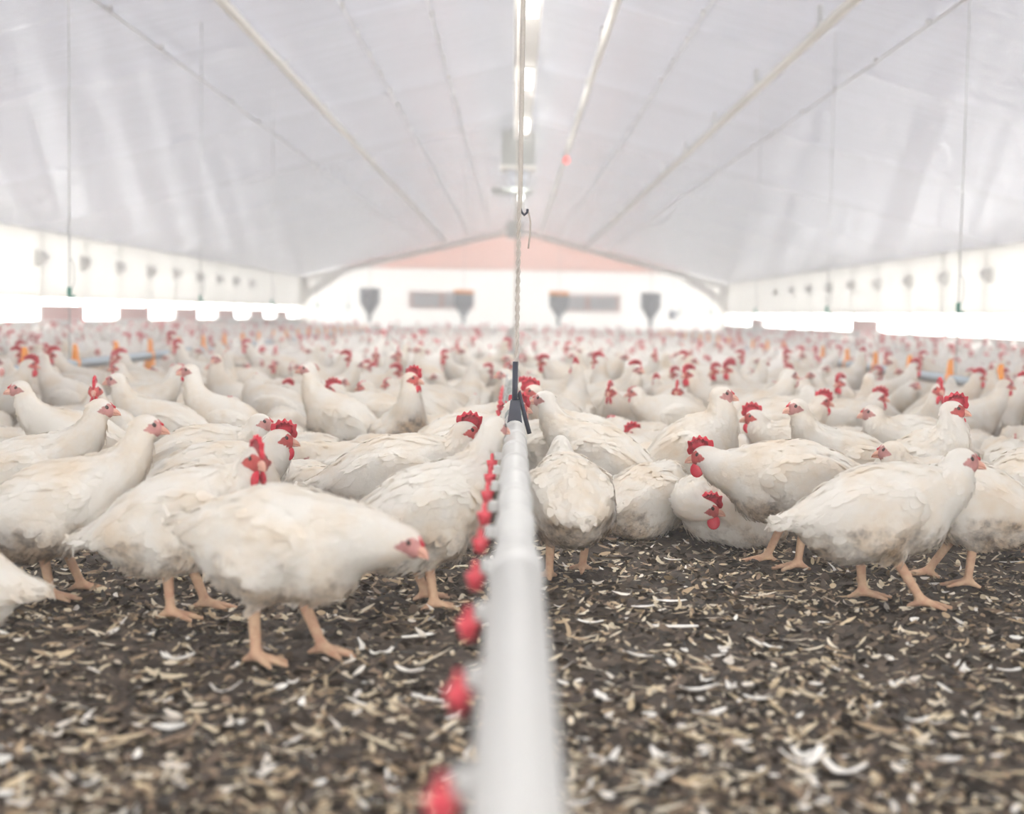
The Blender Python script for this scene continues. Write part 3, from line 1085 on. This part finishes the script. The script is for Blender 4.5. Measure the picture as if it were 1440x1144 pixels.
# hanging feed hoppers far down the barn
for k, (px, nm) in enumerate(((520, 'leftmost of the four'), (652, 'first left of the drinker line'), (786, 'first right of the drinker line'), (915, 'rightmost of the four'))):
    x = place(px, 27, .8)
    o = empty('feed_hopper', (x, 27, .46))
    tag(o, 'dark grey hanging feed hopper at the far end, ' + nm, 'feeder')
    MB().lathe([(.03, 0), (.035, .12), (.13, .28), (.185, .36), (.185, .58)], n=20).build('bucket', MT['hopper'], o)
    MB().lathe([(.19, .56), (.19, .635), (.17, .64)], n=20).build('rim', MT['orange' if k in (1, 2) else 'hopper'], o)
    MB().tube([(0, 0, .6), (0, 0, zc_(x) - .46)], .006, 6).build('wire', MT['wire'], o)
o = empty('pail', (place(948, 27, .7), 27.2, .62))
tag(o, 'small pale pail hanging beside the rightmost feed hopper', 'pail')
MB().lathe([(.06, 0), (.09, .16)], n=14).build('bucket', MT['pale'], o)
MB().tube([(0, 0, .05), (0, 0, zc_(o.location.x) - .62)], .005, 6).build('wire', MT['wire'], o)

# feed lines at hen height either side, with orange pan fins
for s, side in ((-1, 'left'), (1, 'right')):
    X = s * 2.68
    o = empty('feed_line', (X, 3, .30))
    tag(o, 'blue grey feeder tube with orange fins running through the %s half of the flock' % side, 'feeder line')
    MB().tube([(0, 0, 0), (0, 12, 0), (0, 24, 0)], .030, 12).build('tube', MT['tube'], o)
    for k in range(24):
        y = 2.1 + .9 * k
        p = MB().lathe([(.13, -.26), (.17, -.20), (.165, -.19), (.12, -.235), (.05, -.10), (.035, -.02)], (0, y, 0), 18)
        pan = p.build('feed_pan', MT['orange'], o)
        q = MB().add([(-.012, y - .02, .02), (-.012, y + .05, .02), (-.012, y + .035, .10), (-.012, y + .0, .125),
                      (.012, y - .02, .02), (.012, y + .05, .02), (.012, y + .035, .10), (.012, y + .0, .125)],
                     [(0, 1, 2, 3), (7, 6, 5, 4), (0, 4, 5, 1), (1, 5, 6, 2), (2, 6, 7, 3), (3, 7, 4, 0)])
        q.lathe([(.036, -.03), (.036, .03)], (0, y, 0), 12)
        q.build('fin', MT['orange'], pan)
    # wires that carry it
    for k, y in enumerate((8.6, 12.2, 15.8, 19.4, 23.0)):
        w = empty('suspension_wire', (X, y, .34))
        tag(w, ('thin steel wire with a green clip hanging over the %s feeder tube, ' % side) +
            ('nearest in view' if k == 0 else 'second in view' if k == 1 else 'further back'), 'wire', 'feeder tube wires %s' % side)
        MB().tube([(0, 0, -.02), (0, 0, zc_(X) - .34)], .004 if k == 0 else .003, 6).build('strand', MT['wire'], w)
        cl = MB().box((0, 0, .40), (.022, .022, .055)); cl.box((.02, 0, .37), (.03, .014, .018))
        cl.build('clip', MT['green'], w)
        MB().tube([(.006, 0, .40), (.03, 0, .46), (.028, 0, .56), (.006, 0, .60)], .003, 6).build('loop', MT['wire'], w)

# drinker line straight down the middle
PX, PZ = .008, .345
dl = empty('drinker_line', (PX, 0, PZ))
tag(dl, 'long white nipple drinker pipe running down the middle of the barn', 'drinker line')
MB().tube([(0, -.9, 0), (0, 1.6, 0)], .031, 20).build('pipe', MT['pvc'], dl)
MB().tube([(0, 1.6, 0), (0, 4.1, 0)], .0255, 20).build('pipe', MT['pvc'], dl)
MB().tube([(0, 4.1, 0), (0, 20, 0), (0, 40, 0)], .0225, 14).build('pipe', MT['galv'], dl)
MB().tube([(0, 1.60, 0), (0, 1.70, 0)], .033, 20).build('sleeve', MT['pvc'], dl)
ncup = 0
y = .935
while y < 12.5:
    sad = MB().tube([(0, y - .022, 0), (0, y + .022, 0)], .0295, 16)
    sad.box((-.032, y, -.008), (.022, .016, .016))
    s_ = sad.build('saddle', MT['pvc'] if y < 4.1 else MT['galv'], dl)
    cp = MB().lathe([(.003, -.024), (.007, -.023), (.0115, -.010), (.0125, -.002), (.011, -.002), (.009, -.010), (.005, -.016), (.004, .010), (.002, .014)], (-.050, y, -.016), 16)
    c = cp.build('drip_cup', MT['cup'], dl)
    y += .275
for k in range(14):
    y = 4.45 + .55 * k
    hook = MB().tube([(.020, y, .0), (.0, y, .031), (-.022, y, .020), (-.034, y, .03), (-.030, y, .05)], .0032, 6)
    hook.build('clip', MT['wire'], dl)
# hanger bracket and its cord
bk = MB()
bk.add([(-.012, 3.76, .078), (.012, 3.76, .078), (.026, 3.76, -.030), (.010, 3.76, -.072), (-.010, 3.76, -.072), (-.026, 3.76, -.030),
        (-.012, 3.82, .078), (.012, 3.82, .078), (.026, 3.82, -.030), (.010, 3.82, -.072), (-.010, 3.82, -.072), (-.026, 3.82, -.030)],
       [(0, 1, 2, 3, 4, 5), (11, 10, 9, 8, 7, 6)] + [(i, i + 6, (i + 1) % 6 + 6, (i + 1) % 6) for i in range(6)])
bk.tube([(0, 3.79, .06), (.010, 3.79, .10), (.028, 3.79, .03), (.040, 3.79, -.012)], .006, 8)
bk.build('hanger_bracket', MT['bracket'], dl)
for k, (y, nm) in enumerate(((3.79, 'twisted cream cord dropping from the ridge to the drinker line with a hook halfway'), (8.5, None), (13, None), (17.5, None))):
    cd = empty('hanging_rope', (PX + .002, y, PZ + .08))
    tag(cd, nm or 'thin cord further along that carries the drinker line from the ridge', 'cord', None if nm else 'cords of the drinker line')
    top = ZR - .18 - PZ - .08
    r_ = .0052 if k == 0 else .004
    if k == 0:
        zk = .50
        pts = [(.0035 * math.cos(i * 1.1), .0035 * math.sin(i * 1.1), z) for i, z in enumerate(np.linspace(0, zk, 60))]
        MB().tube(pts, .0036, 6).build('cord', MT['cord'], cd)
        pts = [(-.0035 * math.cos(i * 1.1), -.0035 * math.sin(i * 1.1), z) for i, z in enumerate(np.linspace(0, zk, 60))]
        MB().tube(pts, .0036, 6).build('cord', MT['cord'], cd)
        MB().tube([(0, 0, zk - .01), (.002, 0, zk + .02), (.001, 0, 1.2), (0, 0, top)], .0062, 8).build('cord', MT['cord'], cd)
        MB().tube([(0, 0, zk + .02), (.006, 0, zk - .004), (.014, 0, zk - .012), (.022, 0, zk - .004), (.022, 0, zk + .004)], .0035, 8).build('hook', MT['bracket'], cd)
        MB().tube([(.014, 0, zk - .008), (.024, 0, zk - .002), (.030, .004, zk - .03), (.030, .004, zk - .06), (.026, .004, zk - .10)], .0026, 6).build('cord_end', MT['cord'], cd)
        MB().tube([(-.003, -.004, -.02), (-.003, -.004, .10)], .0075, 8).build('whipping', MT['bracket'], cd)
    else:
        MB().tube([(0, 0, -.05), (0, 0, top)], r_, 6).build('cord', MT['cord'], cd)

# ------------------------------------------------------------------ the flock
# photo column of the body, distance, heading (0 right, 90 away, 180 left, -90 to the camera), pose, comb, dirt, mirror, scale, label
BIRDS = [
 (86, 3.17, 8, 'alert', 'small', .5, 0, 1.0, 'white hen standing tall in full view at the left edge, facing right'),
 (40, 3.72, 5, 'alert', 'small', .3, 0, 1.0, 'white hen looking right over the back of the tall hen at the left edge'),
 (112, 4.65, -155, 'alert', 'small', .4, 0, 1.0, 'white hen facing left with a tall neck near the left edge'),
 (-20, 6.4, 15, 'alert', 'large', .4, 0, 1.0, 'red-combed rooster facing right at the left edge beside an orange fin'),
 (128, 7.9, 195, 'alert', 'large', .3, 0, 1.0, 'red-combed rooster facing left, upper left, head just above the blue grey tube'),
 (158, 4.9, -92, 'alert', 'large', .3, 0, .97, 'red-combed rooster facing straight to the camera on the left'),
 (235, 5.05, 180, 'alert', 'small', .3, 0, 1.0, 'white hen facing left just right of the rooster that looks into the camera'),
 (322, 5.25, 178, 'tall', 'small', .4, 1, 1.0, 'tall-necked white hen facing left with a streaked throat, left half'),
 (268, 6.4, 175, 'sit_low', 'large', .5, 1, 1.0, 'red-faced bird lying low between two tall-necked hens on the left'),
 (218, 7.7, 172, 'alert', 'large', .3, 0, 1.0, 'red-combed rooster facing left behind the left-facing hens, beside an orange fin'),
 (385, 5.5, 180, 'sit', 'medium', .4, 1, 1.0, 'white hen lying down facing left with only a pink head raised, left half'),
 (285, 4.15, 0, 'walk', 'small', .6, 0, 1.0, 'white hen with a dark pink face facing right behind the big rooster on the left'),
 (300, 3.62, 2, 'walk', 'large', .6, 1, 1.0, 'rooster with large red comb and wattles in profile facing right, left foreground'),
 (268, 3.0, 6, 'turned', 'large', .4, 0, 1.02, 'rooster turning its red comb to the camera behind the nearest hen'),
 (406, 2.62, -18, 'lean', 'small', .25, 0, 1.02, 'nearest white hen leaning forward with its neck stretched right'),
 (-114, 2.75, 182, 'sit_low', 'small', .3, 0, 1.0, 'white rump of a bird cut off by the left edge at the bottom'),
 (600, 3.13, 40, 'alert', 'small', .7, 0, 1.02, 'white hen with a stained wing standing against the left side of the drinker line'),
 (560, 3.75, 8, 'walk', 'large', .5, 0, 1.05, 'red-wattled bird behind the stained hen, facing the drinker line'),
 (640, 4.25, 0, 'alert', 'large', .3, 0, .97, 'red-combed bird drinking at the line from the left, behind the bird with wattles'),
 (652, 4.75, 5, 'walk', 'medium', .3, 0, 1.0, 'white hen with a pink cheek at the left of the drinker line beyond the bracket'),
 (668, 5.5, 5, 'alert', 'large', .3, 0, .95, 'red-combed bird further down on the left side of the drinker line'),
 (472, 4.0, 150, 'sit_low', 'medium', .9, 1, .95, 'bird lying low with only its spiky red comb and eye showing, left of centre'),
 (425, 4.25, 185, 'sit_low', 'small', .5, 1, .9, 'white bird lying behind the roosters on the left with a small red patch'),
 (562, 5.35, -62, 'upright', 'large', 1.6, 0, 1.02, 'upright rooster with a brown soiled breast, left of the centre'),
 (482, 5.6, 168, 'tall', 'small', .5, 1, 1.0, 'slim white hen with raised head facing left beside the soiled rooster'),
 (400, 5.9, 96, 'asleep', 'small', .7, 0, 1.1, 'white rump with a dark underside left of the slim raised hen'),
 (490, 4.6, 178, 'asleep', 'small', .6, 0, 1.05, 'long white bird lying with its head hidden in front of the soiled rooster'),
 (528, 6.0, 185, 'walk', 'large', .3, 0, 1.0, 'red-combed rooster facing left just left of the soiled rooster'),
 (536, 9.0, -95, 'alert', 'large', .2, 0, 1.0, 'left one of two red-combed birds standing close together above the soiled rooster'),
 (556, 9.2, -80, 'alert', 'large', .2, 1, 1.0, 'right one of two red-combed birds standing close together above the soiled rooster'),
 (640, 5.7, 170, 'sit_low', 'small', .4, 0, 1.1, 'white bird lying between the soiled rooster and the drinker line'),
 (662, 7.3, 90, 'alert', 'small', .4, 0, 1.0, 'white hen with its back turned and neck raised left of the drinker line'),
 (842, 4.3, 158, 'alert', 'small', .5, 0, 1.0, 'white hen facing left that touches the dark bracket from the right'),
 (800, 3.5, 96, 'walk', 'small', .9, 0, .98, 'white hen seen from behind on two legs close to the right of the drinker line'),
 (780, 4.65, 160, 'walk', 'large', .3, 0, .97, 'red-combed bird behind the head that touches the bracket'),
 (822, 4.95, 188, 'alert', 'large', .8, 0, 1.0, 'speckle-necked rooster with a red comb facing left, right of the drinker line'),
 (768, 6.3, 178, 'alert', 'small', .3, 0, 1.0, 'white hen looking left at the drinker line beyond the bracket'),
 (772, 7.4, 178, 'alert', 'medium', .3, 0, 1.0, 'white hen looking left, next bird but one down the right of the drinker line'),
 (914, 4.12, 48, 'asleep', 'small', .5, 0, 1.0, 'round white bird lying with its head hidden beside the curled-up bird'),
 (925, 4.75, -8, 'sit_low', 'large', .5, 0, 1.05, 'bird lying behind the round one with red comb and wattles facing right'),
 (918, 5.6, 182, 'sit_low', 'large', .6, 1, .95, 'red-faced bird lying low on bare ground facing left, right of the centre'),
 (958, 5.4, 172, 'sit_low', 'large', .4, 1, 1.0, 'second red-combed bird lying low, just right of the one on bare ground'),
 (872, 5.5, 85, 'asleep', 'small', .8, 0, 1.1, 'fluffy white rump turned to the camera, right of the speckle-necked rooster'),
 (972, 4.4, -24, 'erect', 'small', .5, 0, 1.03, 'upright white hen facing right above the curled-up bird, right half'),
 (1030, 4.05, 182, 'tucked', 'large', .3, 0, 1.0, 'white bird curled up on the litter with a red-combed head tucked down'),
 (1106, 3.72, 180, 'stretch', 'large', .8, 0, 1.03, 'rooster striding left with lowered head and large red comb, right half'),
 (1243, 3.25, 0, 'walk', 'small', .5, 0, 1.04, 'big white hen walking right in clear view with its dark pink face in profile'),
 (1350, 3.52, 158, 'walk', 'small', .8, 0, 1.0, 'white hen on two legs whose head is hidden behind the big walking hen'),
 (1292, 3.98, -32, 'erect', 'large', .4, 0, 1.0, 'rooster with upright red comb rising behind the big walking hen'),
 (1452, 3.95, 10, 'alert', 'small', .8, 0, 1.0, 'white bird with tail and one leg showing at the right edge'),
 (1195, 4.3, 196, 'alert', 'small', .7, 0, 1.0, 'white hen facing left with a bright face above the walking hen'),
 (1130, 4.75, 182, 'walk', 'large', .4, 0, 1.0, 'bird with red comb and wattles facing left above the striding rooster'),
 (1092, 5.6, 0, 'walk', 'large', .4, 0, 1.02, 'red-combed bird facing right behind the left-facing pair on the right'),
 (1290, 4.95, 190, 'walk', 'small', .8, 0, 1.03, 'white hen facing left with open pink beak, left of the upright-combed rooster'),
 (1178, 6.1, 0, 'walk', 'large', .3, 0, 1.0, 'red-combed bird facing right in the right half, behind the bright-faced hen'),
 (1304, 5.75, -95, 'alert', 'large', .3, 0, 1.0, 'slim bird with a thin red comb facing straight to the camera on the right'),
 (1350, 6.1, 0, 'alert', 'medium', .4, 0, 1.0, 'white hen facing right beside the grey tube at the right edge'),
 (1425, 5.0, 84, 'asleep', 'small', 1.0, 0, 1.1, 'fluffy white rump at the right edge above the cut-off bird'),
 (1076, 7.4, 182, 'alert', 'large', .3, 0, 1.0, 'red-combed bird with raised head facing left, upper right half'),
 (1022, 6.7, 192, 'alert', 'large', .3, 0, 1.0, 'red-combed bird with raised head facing left above the upright hen'),
 (838, 7.2, 0, 'alert', 'large', .3, 0, 1.0, 'red-combed bird facing right in profile, right of the centre'),
 (812, 8.0, 182, 'alert', 'large', .3, 0, 1.0, 'red-combed bird facing left back to back with the profile bird right of centre'),
 (948, 5.9, 182, 'walk', 'medium', .3, 0, 1.0, 'white hen with a small red comb facing left behind the upright hen'),
 (955, 6.5, -100, 'walk', 'large', .3, 0, 1.0, 'red-combed bird facing the camera behind the low lying pair'),
 (1040, 5.0, 175, 'asleep', 'small', .4, 0, 1.1, 'white body lying behind the upright hen, its head hidden'),
 (1165, 5.2, 10, 'asleep', 'small', .4, 0, 1.1, 'white body lying between the two left-facing hens on the right'),
]
# every bird as three circles on the floor, so that neighbours touch without running into each other
def circles(x, y, yaw, k=1.0):
    c, s = math.cos(math.radians(yaw)), math.sin(math.radians(yaw))
    return [(x + o * k * c, y + o * k * s, r_ * k) for o, r_ in ((-.120, .074), (-.01, .100), (.105, .088))]


def clash(A, B):
    return max(p[2] + q[2] - math.hypot(p[0] - q[0], p[1] - q[1]) for p in A for q in B)


B_ = [list(b) for b in BIRDS]
for it in range(60):
    moved = False
    for i in range(len(B_)):
        for j in range(len(B_)):
            if i == j or B_[i][1] > B_[j][1] or (B_[i][1] == B_[j][1] and i >= j): continue
            p, q = B_[i], B_[j]
            if abs(p[1] - q[1]) > .5: continue
            o = clash(circles(place(p[0], p[1]), p[1], p[2], p[7]), circles(place(q[0], q[1]), q[1], q[2], q[7]))
            if o > .004:
                q[1] += min(.02, o); moved = True
    if not moved: break
for p, q in zip(BIRDS, B_):
    if abs(p[1] - q[1]) > .12: print('pushed', round(q[1] - p[1], 2), p[8])

POS, CIRC = [], {}


def reg(x, y, yaw, k=1.0):
    cs = circles(x, y, yaw, k)
    for c_ in cs: CIRC.setdefault((int(c_[0] // .25), int(c_[1] // .25)), []).append(c_)


def free(x, y, yaw, k=1.0):
    for c_ in circles(x, y, yaw, k):
        i, j = int(c_[0] // .25), int(c_[1] // .25)
        for a in (-1, 0, 1):
            for b in (-1, 0, 1):
                for p in CIRC.get((i + a, j + b), ()):
                    if math.hypot(p[0] - c_[0], p[1] - c_[1]) < p[2] + c_[2] - .004: return False
    return True


for px, d, yaw, pose, comb, dirt, mir, sc_, label in B_:
    x = place(px, d, .2)
    hen(x, d, yaw, pose, comb, label, None, sc_, bool(mir), dirt, z=-.003)
    POS.append((x, d)); reg(x, d, yaw, sc_)

# the crowd behind them: darts thrown over the floor, the nearest 230 kept as single birds
r = np.random.default_rng(5)
cand = []
for k in range(85000):
    d = 4.3 + 27.7 * r.random() ** 1.35
    half = min(d * .375 + 1.1, HW - .35)
    x = r.uniform(-half, half)
    q = int(r.integers(0, 4)) if r.random() < .35 else int(r.choice([0, 2]))
    yaw = 90 * q + r.normal(0, 22)
    if d < 4.75 and -1.4 < x < 1.5 and r.random() < .75: continue
    ex_ = .21 * abs(math.cos(math.radians(yaw))) + .10
    if abs(x - PX) < (ex_ + .03 if d < 7 else .15) or abs(abs(x) - 2.68) < .13 + ex_ * .5: continue
    if not free(x, d, yaw): continue
    reg(x, d, yaw); cand.append((x, d, q, yaw))
cand.sort(key=lambda p: p[1])
inside = [c for c in cand if abs(c[0] - place(720, c[1])) < c[1] * .362 + .12]
NEAR = inside[:234]
kept = set(c[:2] for c in NEAR)
FAR = [c for c in cand if c[:2] not in kept]
HEAD = {0: 'facing right', 1: 'facing away', 2: 'facing left', 3: 'facing forward'}
for x, d, q, yaw in NEAR:
    if d < 5.9:
        pose = r.choice(['asleep', 'sit_low', 'asleep', 'tucked']); comb = 'small' if r.random() < .7 else 'medium'
    else:
        pose = r.choice(['alert', 'sit', 'walk', 'asleep', 'sit_low', 'tall', 'turned', 'upright'], p=[.22, .16, .2, .12, .1, .08, .07, .05])
        comb = r.choice(['small', 'medium', 'large'], p=[.50, .22, .28])
    post = {'alert': 'standing with raised head', 'tall': 'standing with raised head', 'walk': 'standing with level head', 'turned': 'standing with turned head',
            'sit': 'lying with raised head', 'sit_low': 'lying low', 'asleep': 'lying with hidden head', 'tucked': 'lying curled up', 'erect': 'standing upright', 'upright': 'sitting upright'}[pose]
    band = 'behind the front birds' if d < 6 else 'in middle rows' if d < 7.6 else 'in back rows'
    side = 'left' if x < 0 else 'right'
    cw = dict(small='white hen', medium='small-combed hen', large='red-combed rooster')[comb]
    label = '%s %s, %s, %s %s of drinker line' % (cw, post, HEAD[q], band, side)
    hen(x, d, yaw, pose, comb, label, 'flock ' + band + ', ' + side + ': ' + cw + ' ' + post + ' ' + HEAD[q],
        float(r.uniform(.94, 1.05)), bool(r.random() < .5), float(r.uniform(.1, .9)), eyes=d < 7.5, z=-.003)

# everything further off is one crowd
def far_proto(pose, h, comb, red):
    ps = POSES[pose]
    V, Q, pr = grid(ps, h)
    face, leg, dirt = zones(V, pr)
    c = np.tile(np.array([.89, .85, .79]), (len(V), 1)) * (1 - .12 * dirt[:, None])
    c = c * (1 - face[:, None]) + np.array([.62, .28, .25]) * face[:, None]
    c = c * (1 - leg[:, None]) + np.array([.6, .34, .2]) * leg[:, None]
    N = vnormals(V, Q)
    if (N * (V - V.mean(0))).sum() < 0: Q = Q[:, ::-1]
    mb = MB()
    if comb:
        o = head_pts(pr, [(.040, y, .0) for y in (-.006, .006)] + [(.034, y, .036) for y in (-.005, .005)] + [(-.010, y, .046) for y in (-.005, .005)] + [(-.022, y, .014) for y in (-.006, .006)])
        n = len(V)
        V = np.concatenate([V, o])
        Q = np.concatenate([Q, np.array([(0, 2, 4, 6), (7, 5, 3, 1), (0, 1, 3, 2), (2, 3, 5, 4), (4, 5, 7, 6), (6, 7, 1, 0)]) + n])
        c = np.concatenate([c, np.tile([.56, .016, .04], (8, 1))])
        o = head_pts(pr, [(.030, y, -.014) for y in (-.012, .012)] + [(.010, y, -.016) for y in (-.012, .012)] + [(.012, y, -.044) for y in (-.010, .010)] + [(.026, y, -.042) for y in (-.010, .010)])
        n = len(V)
        V = np.concatenate([V, o])
        Q = np.concatenate([Q, np.array([(0, 2, 4, 6), (7, 5, 3, 1), (0, 1, 3, 2), (2, 3, 5, 4), (4, 5, 7, 6), (6, 7, 1, 0)]) + n])
        c = np.concatenate([c, np.tile([.56, .016, .04], (8, 1))])
    return V, Q, c


kinds = [('alert', 1), ('alert', 0), ('walk', 1), ('walk', 0), ('sit', 1), ('asleep', 0), ('tall', 1)]
LOD = [[far_proto(p, h, c, 1) for p, c in kinds] for h in (.015, .022, .032)]
VV, QQ, CC, nv = [], [], [], 0
for x, d, _q, yaw in FAR:
    lod = 0 if d < 11.5 else 1 if d < 18 else 2
    V, Q, c = LOD[lod][int(r.choice(7, p=[.09, .24, .07, .24, .07, .26, .03]))]
    a = math.radians(yaw)
    R = np.array([[math.cos(a), -math.sin(a), 0], [math.sin(a), math.cos(a), 0], [0, 0, 1]])
    W = V @ R.T * r.uniform(.93, 1.06) + np.array([x, d, -.003])
    VV.append(W); QQ.append(Q + nv); CC.append(c * r.uniform(.93, 1.0)); nv += len(V)
print('far birds', len(FAR), 'verts', nv, 'last near', NEAR[-1])
fk = link('chicken_flock', np_mesh('chicken_flock', np.concatenate(VV), np.concatenate(QQ), MT['far'], True, 'zone', np.concatenate(CC)))
tag(fk, 'dense distant flock of white chickens filling the far barn', 'flock', kind='stuff')

# ------------------------------------------------------------------ shavings and feathers on the litter
def flakes(n, lo, hi, wlo, whi, cols, seed, zoff=.004, tilt=.35, curl=.5, rows=(740, 1200)):
    r = np.random.default_rng(seed)
    # even over the picture rather than over the floor
    n = int(n * 1.5); px = r.uniform(-450, 1890, n)
    py = rows[0] + (rows[1] - rows[0]) * r.random(n) ** (1.0 if seed % 2 else 1.2)
    XY = np.array([ground(a, b) for a, b in zip(px, py)])
    L = r.uniform(lo, hi, n) * np.where(r.random(n) < .12, 1.8, 1); Wd = r.uniform(wlo, whi, n)
    a = r.uniform(0, math.pi * 2, n)
    cu = r.normal(0, curl, n)
    up = r.normal(0, tilt, n); ro = r.normal(0, tilt, n)
    z0 = litter_z(XY[:, 0], XY[:, 1]) + zoff
    vs, cs = [], []
    col = np.array(cols)[r.integers(0, len(cols), n)] * r.uniform(.75, 1.1, (n, 1))
    K = 5
    for i in range(K):
        t = (i / (K - 1) - .5)
        h = a + cu * t
        cxp = XY[:, 0] + np.cos(a) * L * t - np.sin(a) * L * cu * t * t
        cyp = XY[:, 1] + np.sin(a) * L * t + np.cos(a) * L * cu * t * t
        w = Wd * (1 - (2 * abs(t)) ** 3 * .75) * .5
        for s in (-1, 1):
            vs.append(np.stack([cxp - np.sin(h) * w * s, cyp + np.cos(h) * w * s, z0 + up * L * t * .5 + ro * w * s + np.abs(cu) * L * t * t * .5 + .001], 1))
            cs.append(col)
    V = np.stack(vs, 1); C = np.stack(cs, 1)
    q = np.array([(2 * i, 2 * i + 2, 2 * i + 3, 2 * i + 1) for i in range(K - 1)])
    Q = (q[None] + 2 * K * np.arange(n)[:, None, None]).reshape(-1, 4)
    return V.reshape(-1, 3), Q, np.clip(C.reshape(-1, 3), 0, 1)


tan = [(.40, .29, .175), (.52, .41, .26), (.28, .19, .115), (.62, .52, .36), (.20, .135, .085), (.70, .61, .47)]
dark = [(.045, .031, .022), (.085, .058, .038), (.13, .09, .058), (.03, .023, .017)]
A = [flakes(5200, .006, .022, .004, .012, tan, 21, .004, .45, .25), flakes(8500, .008, .028, .006, .016, dark, 22, .003, .7, .2), flakes(1700, .018, .055, .005, .012, tan[3:] + tan[:2], 23, .006, .4, .5), flakes(2200, .004, .012, .004, .010, tan, 27, .005, .6, .1),
     flakes(2600, .010, .034, .004, .011, tan, 29, .007, .5, .4, (722, 880)), flakes(3400, .007, .022, .005, .011, dark, 31, .005, .8, .2, (722, 900))]
V, Q, C, n = [], [], [], 0
for v, q, c in A:
    V.append(v); Q.append(q + n); C.append(c); n += len(v)
sh = link('wood_shavings', np_mesh('wood_shavings', np.concatenate(V), np.concatenate(Q), MT['shaving'], False, 'tint', np.concatenate(C)))
tag(sh, 'loose tan wood shavings and dark crumbs strewn over the brown litter', 'shavings', kind='stuff')
v, q, c = flakes(520, .016, .034, .006, .012, [(.86, .83, .77), (.80, .75, .68), (.74, .67, .58)], 25, .008, .5, 1.0)
sf = link('down_feathers', np_mesh('down_feathers', v, q, MT['feather'], True, 'tint', c))
tag(sf, 'small white down feathers scattered over the litter', 'down', kind='stuff')

# the larger feathers, one by one: column, row, length in cm, angle, curl, label
FEATHERS = [
 (1135, 1080, 9, 20, 1.6, 'large curled white feather on the litter at the bottom right'),
 (1185, 1095, 8, -30, 1.2, 'thin arched white feather beside the large curled one'),
 (945, 940, 7, 95, .4, 'white feather standing on end in the middle of the right litter'),
 (850, 985, 8, 110, .6, 'fluffy white feather on the litter close to the drinker line, right side'),
 (900, 930, 7, 150, .4, 'white feather left of the one standing on end'),
 (980, 975, 9, 15, -.9, 'long bowed pale feather below the one standing on end'),
 (945, 848, 9, 4, .2, 'long straight pale feather lying crosswise on the right litter'),
 (950, 885, 12, 2, -.2, 'longest pale feather lying crosswise on the right litter'),
 (905, 862, 7, 18, .2, 'pale feather just below the straight crosswise one on the right'),
 (830, 880, 7, -10, .4, 'bent pale feather on the litter at the right edge of the drinker line'),
 (945, 797, 6, -25, .3, 'broad white feather on the litter below the curled-up bird'),
 (1029, 768, 5, 110, .2, 'short white feather upright beside the curled-up bird'),
 (1172, 772, 5, 30, .2, 'slim white feather behind the leg of the walking hen'),
 (1085, 912, 6, -50, .3, 'slanting pale feather on the litter below the striding rooster'),
 (1065, 990, 6, -20, .3, 'greyish broad feather on the bottom right litter'),
 (1000, 1010, 8, 22, .5, 'wide cream feather near the bottom, right of the drinker line'),
 (1230, 1000, 5, 40, .4, 'cream feather on the litter below the walking hen'),
 (1420, 945, 6, 5, .3, 'pale feather on the litter at the right edge'),
 (590, 895, 10, 32, .1, 'long straight pale feather slanting up on the left litter'),
 (600, 988, 9, -38, .1, 'long pale feather slanting down left of the drinker line'),
 (575, 950, 7, -20, .6, 'white feather lying between the two slanting ones'),
 (545, 922, 6, 60, .5, 'short white feather left of the slanting up one'),
 (640, 1010, 6, 60, .3, 'small white feather touching the left edge of the drinker line'),
 (248, 938, 8, -4, .9, 'curved cream feather below the feet of the turning rooster'),
 (332, 938, 4, 80, .3, 'small white feather beside the foot of the nearest hen'),
 (470, 852, 7, 25, .2, 'pale feather under the stretched neck of the nearest hen'),
 (925, 1068, 5, 100, 1.0, 'small curled white feather at the bottom beside the drinker line'),
 (1290, 1030, 5, 10, .5, 'white feather low on the right litter'),
]
fr = np.random.default_rng(8)
for px, py, Lc, ang, cu, label in FEATHERS:
    x, y = ground(px, py)
    L = Lc / 100 * .8
    zz = float(litter_z(x, y)) + .006
    root = empty('feather', (x, y, zz), math.radians(ang))
    tag(root, label, 'feather')
    K = 9
    vs, fs, cs = [], [], []
    qp = []
    for i in range(K):
        t = i / (K - 1) - .5
        cxp, cyp = L * t, L * cu * .6 * t * t
        h = math.atan2(1.2 * cu * t, 1)
        w = L * .135 * (math.sin(math.pi * min(1, (i + .35) / K)) ** .6) * (1 + .25 * fr.normal())
        z = .012 * abs(cu) * (2 * t) ** 2 + .004
        qp.append((cxp, cyp, z + .0012))
        for s in (-1, 0, 1):
            vs.append((cxp - math.sin(h) * w * s - .25 * w * abs(s), cyp + math.cos(h) * w * s, z + (.0 if s == 0 else .003)))
            cs.append((.88, .85, .80))
    for i in range(K - 1):
        for s in range(2):
            a = i * 3 + s
            fs.append((a, a + 3, a + 4, a + 1))
    link('vane', np_mesh('vane', np.array(vs), np.array(fs), MT['feather'], True, 'tint', np.array(cs)), root)
    qq = MB().tube(qp, list(np.linspace(.0014, .0005, K)), 6)
    qq.build('quill', MT['cream'], root)

ho = hz.build('barn_haze', MT['haze'])
tag(ho, 'thin dusty haze filling the air of the barn', 'haze', kind='stuff')
